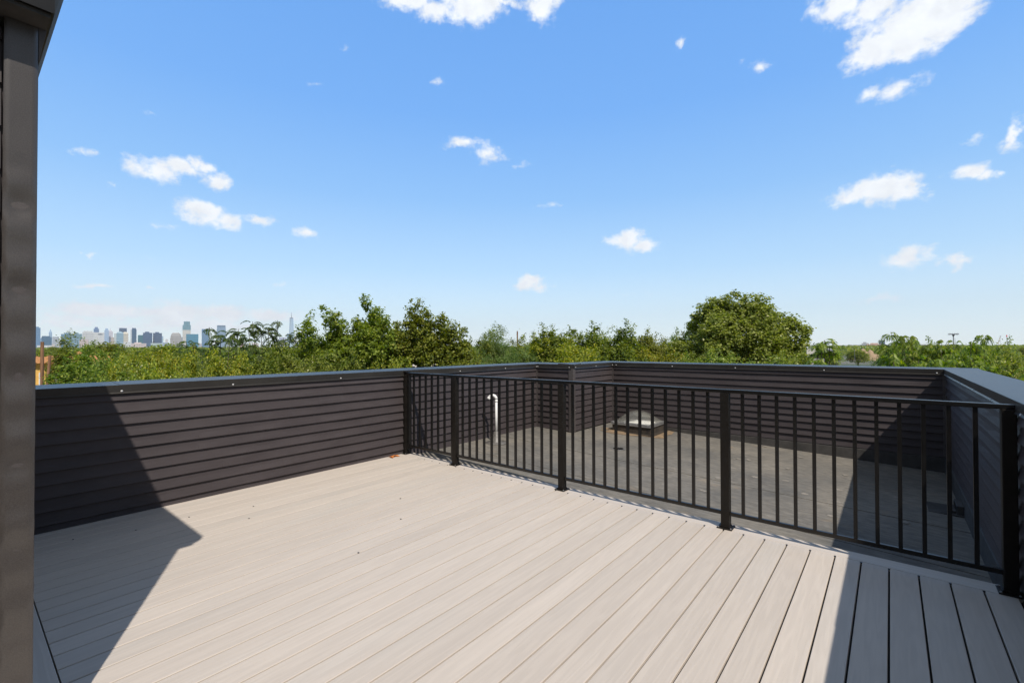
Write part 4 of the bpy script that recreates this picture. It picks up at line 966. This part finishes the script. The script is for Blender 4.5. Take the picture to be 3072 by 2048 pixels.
# tapered spire tower
O, u, w, m = frame_at(874.5, 953, 7200); H = O[2]-GROUND; O = np.array([O[0], O[1], GROUND])
e = empty('tower', tuple(O), 'tallest tapering pale blue glass tower with a needle mast', 'tower')
b = MB(); hb_, ht_ = 7.6*m, 4.9*m
ring0 = [(-1, -1), (0, -1), (1, -1), (1, 0), (1, 1), (0, 1), (-1, 1), (-1, 0)]
for (a, c) in ring0: b.v.append(tuple(O+u*a*hb_+w*c*hb_))
for (a, c) in ring0: b.v.append(tuple(O+u*a*hb_+w*c*hb_+np.array([0, 0, H*.08])))
for (a, c) in ring0:
    s_ = .5 if (a and c) else 1.0
    b.v.append(tuple(O+u*a*ht_*s_*1.0+w*c*ht_*s_+np.array([0, 0, H*.985])))
for k in range(8): b.f.append((k, (k+1) % 8, 8+(k+1) % 8, 8+k))
for k in range(8):
    a_, c_ = 8+k, 8+(k+1) % 8
    if k % 2 == 0: b.f.append((a_, c_, 16+(k+1) % 8)); b.f.append((a_, 16+(k+1) % 8, 16+k))
    else: b.f.append((a_, c_, 16+k)); b.f.append((c_, 16+(k+1) % 8, 16+k))
b.f.append(tuple(16+k for k in range(8)))
b.build('wall', mat('pale_blue_glass', (.40, .54, .68), .25, .1), e)
m_dk = mat('dark_steel', (.08, .09, .11), .5)
MB().lathe(tuple(O), [(ht_*.9, H*.985), (ht_*.9, H), (ht_*.75, H+.1)], 12).build('ring', m_dk, e)
MB().tube([O+[0, 0, H], O+[0, 0, H+9*m], O+[0, 0, H+16.5*m]], [m*.9, m*.6, m*.25], 6).build('mast', m_dk, e)
# low hazy skyline filler blocks are individual buildings
qb = random.Random(3); GB = 'low hazy city blocks along the left skyline'
fb = [facade('hazy_block_facade', c, tuple(v*.75 for v in c), 8, 8) for c in ((.55, .55, .58), (.66, .6, .56), (.4, .46, .54), (.7, .7, .7))]
for i in range(64):
    x = qb.uniform(100, 940); tp = 1034-abs(qb.gauss(0, 5)); ds = qb.uniform(5200, 7400); wd = qb.uniform(5, 14)
    O, u, w, m = frame_at(x, tp, ds); H = O[2]-GROUND; O = np.array([O[0], O[1], GROUND])
    e = empty('building', tuple(O), 'low hazy block among the towers of the left skyline', 'building', GB)
    prism('wall', fb[i % 4], e, O, u, w, None, [(0, wd/2*m, wd/2*m*.6, 0), (H, wd/2*m, wd/2*m*.6, 0)])
    if i % 3 == 0: prism('roof_box', fb[(i+1) % 4], e, O, u, w, None, [(H, wd/5*m, wd/5*m*.6, 0), (H+1.2*m, wd/5*m, wd/5*m*.6, 0)])
# hills on the right horizon
hb = MB(); nn = 60
for i in range(nn+1):
    px = 1700+ (3400-1700)*i/nn; t_ = min(1, max(0, (px-1800)/500)); top = 1036.5-t_*2.6-math.sin(px*.012)*1.0-math.sin(px*.037)*.6
    P0 = at(px, 1044, 2100); P1 = at(px, (top+1044)/2, 2900); P2 = at(px, top, 3800); P3 = at(px, 1050, 5600)
    for P in (P0, P1, P2, P3): hb.v.append((P[0], P[1], max(P[2], GROUND-1) if P is not P0 and P is not P3 else GROUND-1))
for i in range(nn):
    for k in range(3): a_ = i*4+k; hb.f.append((a_, a_+4, a_+5, a_+1))
o = hb.build('hills', mottled('hazy_wooded_hill', (.13, .16, .12), (.34, .32, .29), .012, .9, detail=10), smooth=True); prop(o, kind='structure')
# houses over the hill
GH = 'small houses on the hazy right hillside'
hm = [mat('pale_house_wall', c, .8) for c in ((.72, .70, .66), (.55, .42, .34), (.62, .62, .64), (.78, .76, .72))]; rm = [mat('house_roof', c, .9) for c in ((.16, .14, .14), (.24, .2, .18), (.3, .3, .32))]
def gable(e, O, u, w, hu, hw, h, rh, wm, rmn):
    prism('wall', wm, e, O, u, w, None, [(0, hu, hw, 0), (h, hu, hw, 0)])
    b = MB()
    for s in (-1, 1):
        b.v += [tuple(O+u*s*hu*1.06-w*hw*1.1+np.array([0, 0, h])), tuple(O+u*s*hu*1.06+np.array([0, 0, h+rh])), tuple(O+u*s*hu*1.06+w*hw*1.1+np.array([0, 0, h]))]
    b.f += [(0, 1, 2), (3, 5, 4), (0, 3, 4, 1), (1, 4, 5, 2), (0, 2, 5, 3)]
    return b.build('roof', rmn, e)
for i in range(70):
    px = qb.uniform(2425, 2640) if i < 46 else qb.uniform(2640, 3070); py = qb.uniform(1034, 1045); ds = 3700-(py-1034)*190+qb.uniform(-80, 80)
    O, u, w, m = frame_at(px, py, ds); wd = qb.uniform(2.2, 4.6)*m; h = qb.uniform(2.0, 3.2)*m
    O = np.array([O[0], O[1], O[2]-h])
    e = empty('house', tuple(O), 'small house among trees on the hazy right hillside', 'house', GH)
    gable(e, O, u, w, wd, wd*.7, h*.65, h*.4, hm[i % 4], rm[i % 3])
for i in range(55):
    px = qb.uniform(2380, 3075); py = qb.uniform(1034, 1046); ds = 3650-(py-1034)*190
    P_('farolive' if i % 2 else 'faroak', px, py-1, ds, qb.uniform(6, 11), 'tiny hazy tree on the right hillside', group='tiny trees on the right hillside', rot=i)
def slab(px0, px1, tp, bs, ds, name, label, cat, wc, rc, depth=.6, roofh=0):
    O, u, w, m = frame_at((px0+px1)/2, bs, ds); hu = (px1-px0)/2*m; h = (bs-tp)*m
    e = empty(name, tuple(O), label, cat); O = np.array(O); O[2] -= 6
    prism('wall', mottled('shed_wall', tuple(c*.85 for c in wc), wc, .2, .8), e, O, u, w, None, [(0, hu, hu*depth, 0), (h+6-roofh*m, hu, hu*depth, 0)])
    if roofh:
        gable_h = roofh*m; b = MB(); z = h+6-gable_h
        b.v = [tuple(O+u*a*hu*1.02+w*c*hu*depth*1.02+np.array([0, 0, z+(gable_h if c == 0 else 0)])) for a in (-1, 1) for c in (-1, 0, 1)]
        b.f = [(0, 1, 2), (3, 5, 4), (0, 3, 4, 1), (1, 4, 5, 2), (0, 2, 5, 3)]; b.build('roof', mottled('shed_roof', tuple(c*.85 for c in rc), rc, .1, .7), e)
    else: prism('roof', mottled('shed_roof', tuple(c*.85 for c in rc), rc, .1, .7), e, O, u, w, None, [(h+6, hu*1.01, hu*depth*1.01, 0), (h+6+.3*m, hu*1.01, hu*depth*1.01, 0)])
    return e
slab(2424, 2464, 1046, 1062, 560, 'warehouse', 'cream-white flat warehouse seen just right of the large dome tree', 'warehouse', (.78, .74, .66), (.5, .5, .5))
slab(2418, 2450, 1040, 1050, 700, 'warehouse', 'grey metal shed with a pitched roof behind the cream-white warehouse', 'warehouse', (.5, .5, .5), (.42, .44, .48), roofh=5)
slab(2466, 2496, 1045, 1056, 640, 'warehouse', 'dark grey shed right of the cream-white warehouse', 'warehouse', (.30, .31, .34), (.34, .35, .4), roofh=4)
slab(2580, 2632, 1041, 1052, 900, 'warehouse', 'long blue-grey roofed shed behind the brown earth mound', 'warehouse', (.45, .5, .54), (.36, .46, .54), roofh=6)
slab(2548, 2578, 1043, 1052, 950, 'warehouse', 'tan roofed shed left of the long blue-grey shed', 'warehouse', (.5, .42, .34), (.5, .4, .3), roofh=5)
slab(2690, 2740, 1038, 1050, 1100, 'warehouse', 'pale turquoise shed glimpsed between the drooping-fronded trees', 'warehouse', (.5, .6, .62), (.5, .64, .66), roofh=3)
slab(2425, 2470, 1076, 1088, 180, 'house', 'low grey flat roof among the trees below the cream-white warehouse', 'house', (.5, .48, .45), (.52, .5, .46))
# earth mound
O, u, w, m = frame_at(2590, 1049, 520); b = MB(); nx = 22
for j in range(7):
    for i in range(nx+1):
        a = -1+2*i/nx; c = -1+2*j/6; hgt = max(0, (1-a*a))**.6*max(0, 1-c*c)**.8*(1+.16*math.sin(i*1.3)+.08*math.sin(i*2.9+j)); z = (GROUND+ (O[2]-GROUND)*hgt)
        P = np.array([O[0], O[1], 0])+u*a*42*m+w*c*30*m; b.v.append((P[0], P[1], z))
for j in range(6):
    for i in range(nx): a_ = j*(nx+1)+i; b.f.append((a_, a_+1, a_+nx+2, a_+nx+1))
o = b.build('earth_mound', mottled('brown_bare_soil', (.26, .18, .11), (.40, .29, .19), .6, .95, .6, 1.5, bdist=.3), smooth=True); prop(o, 'wide brown bare earth mound behind the far parapet right of the palm-like sapling', 'mound')

# ---- poles, masts and cranes
m_wood = mottled('weathered_timber_pole', (.16, .085, .05), (.30, .17, .10), 3, .9, .6, 30, .2, (6, 6, .5))
m_steel = mottled('galvanised_steel', (.22, .24, .26), (.36, .38, .40), 2, .5)
def pole(px, pt, ds, rpx, label, lean=0, arm=False):
    P, u, w, m = frame_at(px, pt, ds); base = np.array([P[0], P[1], GROUND])-u*lean*m
    e = empty('utility_pole', tuple(base), label, 'utility pole'); r = rpx*m
    MB().tube([base, P], [r*1.15, r*.9], 12).build('pole', m_wood, e)
    if arm:
        MB().box(-.9, .9, -.05, .05, P[2]-1.2, P[2]-1.08, Matrix.Translation((P[0], P[1], 0)) @ Matrix.Rotation(math.atan2(u[1], u[0])+.9, 4, 'Z')).build('crossarm', m_wood, e)
    return P, u, w, m, e
pole(127, 1025, 33, 4.6, 'thick rust-brown timber pole standing before the yellow house, left one of the two')
PP = pole(150, 1065, 35, 3.8, 'shorter leaning rust-brown timber pole before the yellow house', lean=40)
pole(1552, 993, 42, 2.2, 'tall thin timber pole poking above the sage trees, left one of two')
pole(1601, 1006, 46, 1.6, 'shorter thin timber pole poking above the sage trees, right one of two')
a_ = at(163, 1138, 35); c_ = at(440, 1144, 30); c2 = at(760, 1160, 26); pts = []
for i in range(25):
    t = i/24; q = a_*(1-t)+c2*t; q = q.copy(); q[2] -= .25*math.sin(math.pi*t)*.6; pts.append(q)
o = MB().tube(pts, [.014]*25, 5).build('power_line', mat('grey_cable', (.45, .42, .36), .6)); prop(o, 'thin pale overhead cable crossing the trees from the leaning pole', 'cable')
# antenna mast
P, u, w, m = frame_at(2860, 1002, 330); e = empty('cell_tower', (P[0], P[1], GROUND), 'grey monopole mast with a crown of antennas on the right horizon', 'mast')
MB().tube([(P[0], P[1], GROUND), tuple(P)], [1.8*m, 1.3*m], 10).build('pole', m_steel, e)
b = MB(); zt = P[2]
for k in range(3):
    t = k*2.094+.5; dv = np.array([math.cos(t), math.sin(t), 0]); sv = np.array([-math.sin(t), math.cos(t), 0]); c = P+dv*9*m
    b.tube([P+[0, 0, -.6*m], c+[0, 0, -.2*m]], [.7*m]*2, 5); b.tube([c-sv*8*m, c+sv*8*m], [.55*m]*2, 5)
b.build('platform', m_dk, e)
qa = random.Random(8)
for k in range(3):
    t = k*2.094+.5; dv = np.array([math.cos(t), math.sin(t), 0]); sv = np.array([-math.sin(t), math.cos(t), 0]); c = P+dv*9*m
    for s_ in (-7.5, -2.5, 2.5, 7.5):
        q = c+sv*s_*m; hh = qa.uniform(1.8, 3.0)*m; MB().box(q[0]-.6*m, q[0]+.6*m, q[1]-.6*m, q[1]+.6*m, zt-hh, zt+hh).build('antenna', m_steel, e)
MB().tube([P-[0, 0, 7*m], P-[0, 0, 3*m], P+[0, 0, 1*m]], [1.4*m, 3.2*m, 2.6*m], 10).build('cable_collar', m_dk, e)
# lattice mast behind
P, u, w, m = frame_at(2865, 1013, 900); e = empty('lattice_mast', (P[0], P[1], GROUND), 'thin dark lattice mast just right of the antenna mast', 'mast')
b = MB(); hB = 2.0*m
nseg = 14
for s_ in ((-1, -1), (1, -1), (1, 1), (-1, 1)): b.tube([np.array([P[0], P[1], GROUND])+u*s_[0]*hB+w*s_[1]*hB, P], [.35*m, .25*m], 4)
for i in range(nseg):
    f0, f1 = i/nseg, (i+1)/nseg; z0_ = GROUND+(P[2]-GROUND)*f0; z1_ = GROUND+(P[2]-GROUND)*f1; r0, r1 = hB*(1-f0), hB*(1-f1)
    b.tube([np.array([P[0], P[1], z0_])-u*r0-w*r0, np.array([P[0], P[1], z1_])+u*r1-w*r1], [.2*m]*2, 4)
b.build('lattice', m_dk, e)
def crane(px_b, px_t, pt, ds, label, red):
    B_, u, w, m = frame_at(px_b, 1036, ds); T = at(px_t, pt, ds); e = empty('crane', tuple(B_), label, 'crane')
    mc = mat('crane_paint', (.62, .50, .40), .6) if not red else mat('crane_paint_pale', (.55, .55, .56), .6)
    b = MB(); n = 9; ax = (T-B_)/n; 
    for s_ in (-1, 1): b.tube([B_+u*s_*.9*m, T+u*s_*.5*m], [.35*m]*2, 4)
    for i in range(n): b.tube([B_+ax*i+u*.8*m*(-1)**i, B_+ax*(i+1)-u*.8*m*(-1)**i], [.22*m]*2, 4)
    b.build('boom', mc, e)
    MB().box(B_[0]-4*m, B_[0]+4*m, B_[1]-4*m, B_[1]+4*m, B_[2]-4*m, B_[2]+1.5*m).build('cab', m_dk, e)
    if red: b = MB(); b.tube([T-[0, 0, 4*m], T+[0, 0, 1.5*m]], [1.6*m, 1.0*m], 6); b.build('jib_head', mat('red_jib_head', (.75, .06, .06), .5), e)
    else: b = MB(); b.tube([T-u*.5*m, T+u*1.6*m-[0, 0, 1*m]], [1.2*m, .8*m], 6); b.build('jib_head', m_dk, e)
    MB().tube([T, B_+u*(6 if not red else -4)*m], [.16*m]*2, 4).build('cable', m_dk, e)
crane(2993, 3001, 1008, 1500, 'pale orange lattice crane leaning right on the right horizon', False)
crane(3024, 3020, 1006, 1600, 'lattice crane with a red tip at the far right of the horizon', True)
def lamp(px, pt, ds, label):
    P, u, w, m = frame_at(px, pt, ds); e = empty('light_mast', (P[0], P[1], GROUND), label, 'light mast'); r = .45*m
    MB().tube([(P[0], P[1], GROUND), tuple(P)], [r, r*.7], 6).build('pole', m_steel, e)
    MB().box(-1.6*m, 1.6*m, -.4*m, .4*m, P[2]-.4*m, P[2]+.5*m, Matrix.Translation((P[0], P[1], 0)) @ Matrix.Rotation(math.atan2(u[1], u[0]), 4, 'Z')).build('lamp_head', m_dk, e)
lamp(2970, 1010, 1300, 'tall light mast left of the cranes'); lamp(2943, 1017, 1500, 'shorter light mast between the antenna mast and the cranes'); lamp(2564, 1049, 150, 'slim pale post in front of the brown earth mound')
# ---- yellow brick house
P, u, w, m = frame_at(165, 1100, 46)
def yb():
    u2 = unit(u*.97+w*.24); w2 = np.array([-u2[1], u2[0], 0])
    if w2@w < 0: w2 = -w2
    O = np.array(P); hz = lambda py: (1100-py)*m
    xx = lambda px: (px-165)*m
    e = empty('brick_house', (O[0], O[1], GROUND), 'yellow brick house with an orange tiled parapet and white window shutters at the far left', 'house')
    MX = Matrix(((u2[0], w2[0], 0, O[0]), (u2[1], w2[1], 0, O[1]), (0, 0, 1, O[2]), (0, 0, 0, 1)))
    m_yb = mat('yellow_brick', (.70, .40, .08), .85); t, mk, bb = nodes(m_yb); tc = mk('ShaderNodeTexCoord'); br = mk('ShaderNodeTexBrick', i_Scale=4.5)
    mp = mk('ShaderNodeMapping'); mp.inputs['Rotation'].default_value = (R(90), 0, 0); t.links.new(tc.outputs['Object'], mp.inputs[0]); t.links.new(mp.outputs[0], br.inputs[0])
    br.inputs['Color1'].default_value = (.86, .52, .12, 1); br.inputs['Color2'].default_value = (.74, .43, .10, 1); br.inputs['Mortar'].default_value = (.55, .42, .25, 1); br.inputs['Mortar Size'].default_value = .012; t.links.new(br.outputs[0], bb.inputs['Base Color'])
    m_tile = mottled('terracotta_tiles', (.34, .16, .07), (.50, .26, .11), 6, .8, .5, 30, .2, (4, 4, .6)); m_w = mat('white_painted_timber', (.82, .82, .80), .5); m_gl = mat('dark_window_glass', (.03, .035, .04), .1)
    X0, X1 = xx(60), xx(246); D = 8
    b = MB(); b.box(X0, X1, 0, D, GROUND-O[2], hz(1090), MX); b.build('wall', m_yb, e)
    b = MB(); b.box(X0, X1, -.12, .0-.002, hz(1097), hz(1092), MX); b.box(X0, X1, -.22, -.002, hz(1092), hz(1088), MX)
    for k in range(27): b.box(X0+k*.22, X0+k*.22+.11, -.17, -.121, hz(1096.5), hz(1092.5), MX)
    b.build('cornice', m_yb, e)
    b = MB(); b.v = [tuple(MX @ Vector(v)) for v in ((X0, -.3, hz(1088)), (X1, -.3, hz(1088)), (X1, .55, hz(1070)), (X0, .55, hz(1070)), (X0, .6, hz(1088)), (X1, .6, hz(1088)))]; b.f = [(0, 1, 2, 3), (3, 2, 5, 4), (0, 3, 4), (1, 5, 2)]
    rfk = b.build('roof', m_tile, e)
    b = MB()
    for k in range(22): b.tube([MX @ Vector((X0+.13+k*.26, -.31, hz(1088))), MX @ Vector((X0+.13+k*.26, .55, hz(1069.6)))], [.06, .06], 6)
    b.build('tile_ridge', m_tile, rfk)
    for (a0, a1, nm) in ((98, 113, 0), (222, 238, 1)):
        c = MB(); c.box(xx(a0), xx(a1), .7, 1.3, hz(1090), hz(1063), MX); ch = c.build('chimney', m_yb, e)
        c = MB(); cxm = (xx(a0)+xx(a1))/2; hwd = (xx(a1)-xx(a0))/2*1.25
        c.v = [tuple(MX @ Vector(v)) for v in ((cxm-hwd, .6, hz(1063)), (cxm+hwd, .6, hz(1063)), (cxm+hwd, 1.4, hz(1063)), (cxm-hwd, 1.4, hz(1063)), (cxm, 1.0, hz(1053)))]; c.f = [(0, 1, 4), (1, 2, 4), (2, 3, 4), (3, 0, 4), (0, 3, 2, 1)]; c.build('chimney_cap', m_tile, ch)
    for (x0, x1, y0, y1) in ((95, 112, 1118, 1152), (166, 187, 1114, 1150), (205, 225, 1114, 1150)):
        f_ = MB(); f_.box(xx(x0), xx(x1), -.06, -.003, hz(y1), hz(y0), MX); wd = f_.build('window', m_w, e)
        g_ = MB(); 
        hh = (y1-y0)/3
        for k in range(3): g_.box(xx(x0+1.6), xx(x1-1.6), -.075, -.062, hz(y0+2+(k+1)*hh-2.8), hz(y0+2+k*hh), MX)
        g_.build('pane', m_gl, wd)
    c = MB()
    c.box(xx(113), xx(121), -.09, -.004, hz(1152), hz(1116), MX); c.build('shutter', m_w, e)
    c = MB(); c.box(xx(130), xx(137), -.09, -.004, hz(1152), hz(1116), MX); c.build('shutter', m_w, e)
yb()
slab(436, 565, 1099, 1130, 58, 'house', 'white flat-roofed house showing between the yellow-green trees', 'house', (.74, .72, .68), (.78, .77, .74), .5)
slab(1150, 1345, 1074, 1110, 60, 'house', 'pale shingled pitched roof glimpsed below the open-crowned tree', 'house', (.55, .5, .45), (.50, .46, .41), .5, roofh=30)

# ================================================================ HAZE
hz_ = MB().box(-9000, 9000, -9000, 9000, GROUND-1, 640).build('haze', bpy.data.materials.new('thin_summer_air')); prop(hz_, kind='stuff')
mh = hz_.data.materials[0]; mh.use_nodes = True; th = mh.node_tree; th.nodes.clear()
ho = th.nodes.new('ShaderNodeOutputMaterial'); pv = th.nodes.new('ShaderNodeVolumePrincipled'); pv.inputs['Color'].default_value = (.86, .93, 1, 1); pv.inputs['Density'].default_value = 5.5e-5; pv.inputs['Anisotropy'].default_value = 0
th.links.new(pv.outputs[0], ho.inputs['Volume'])
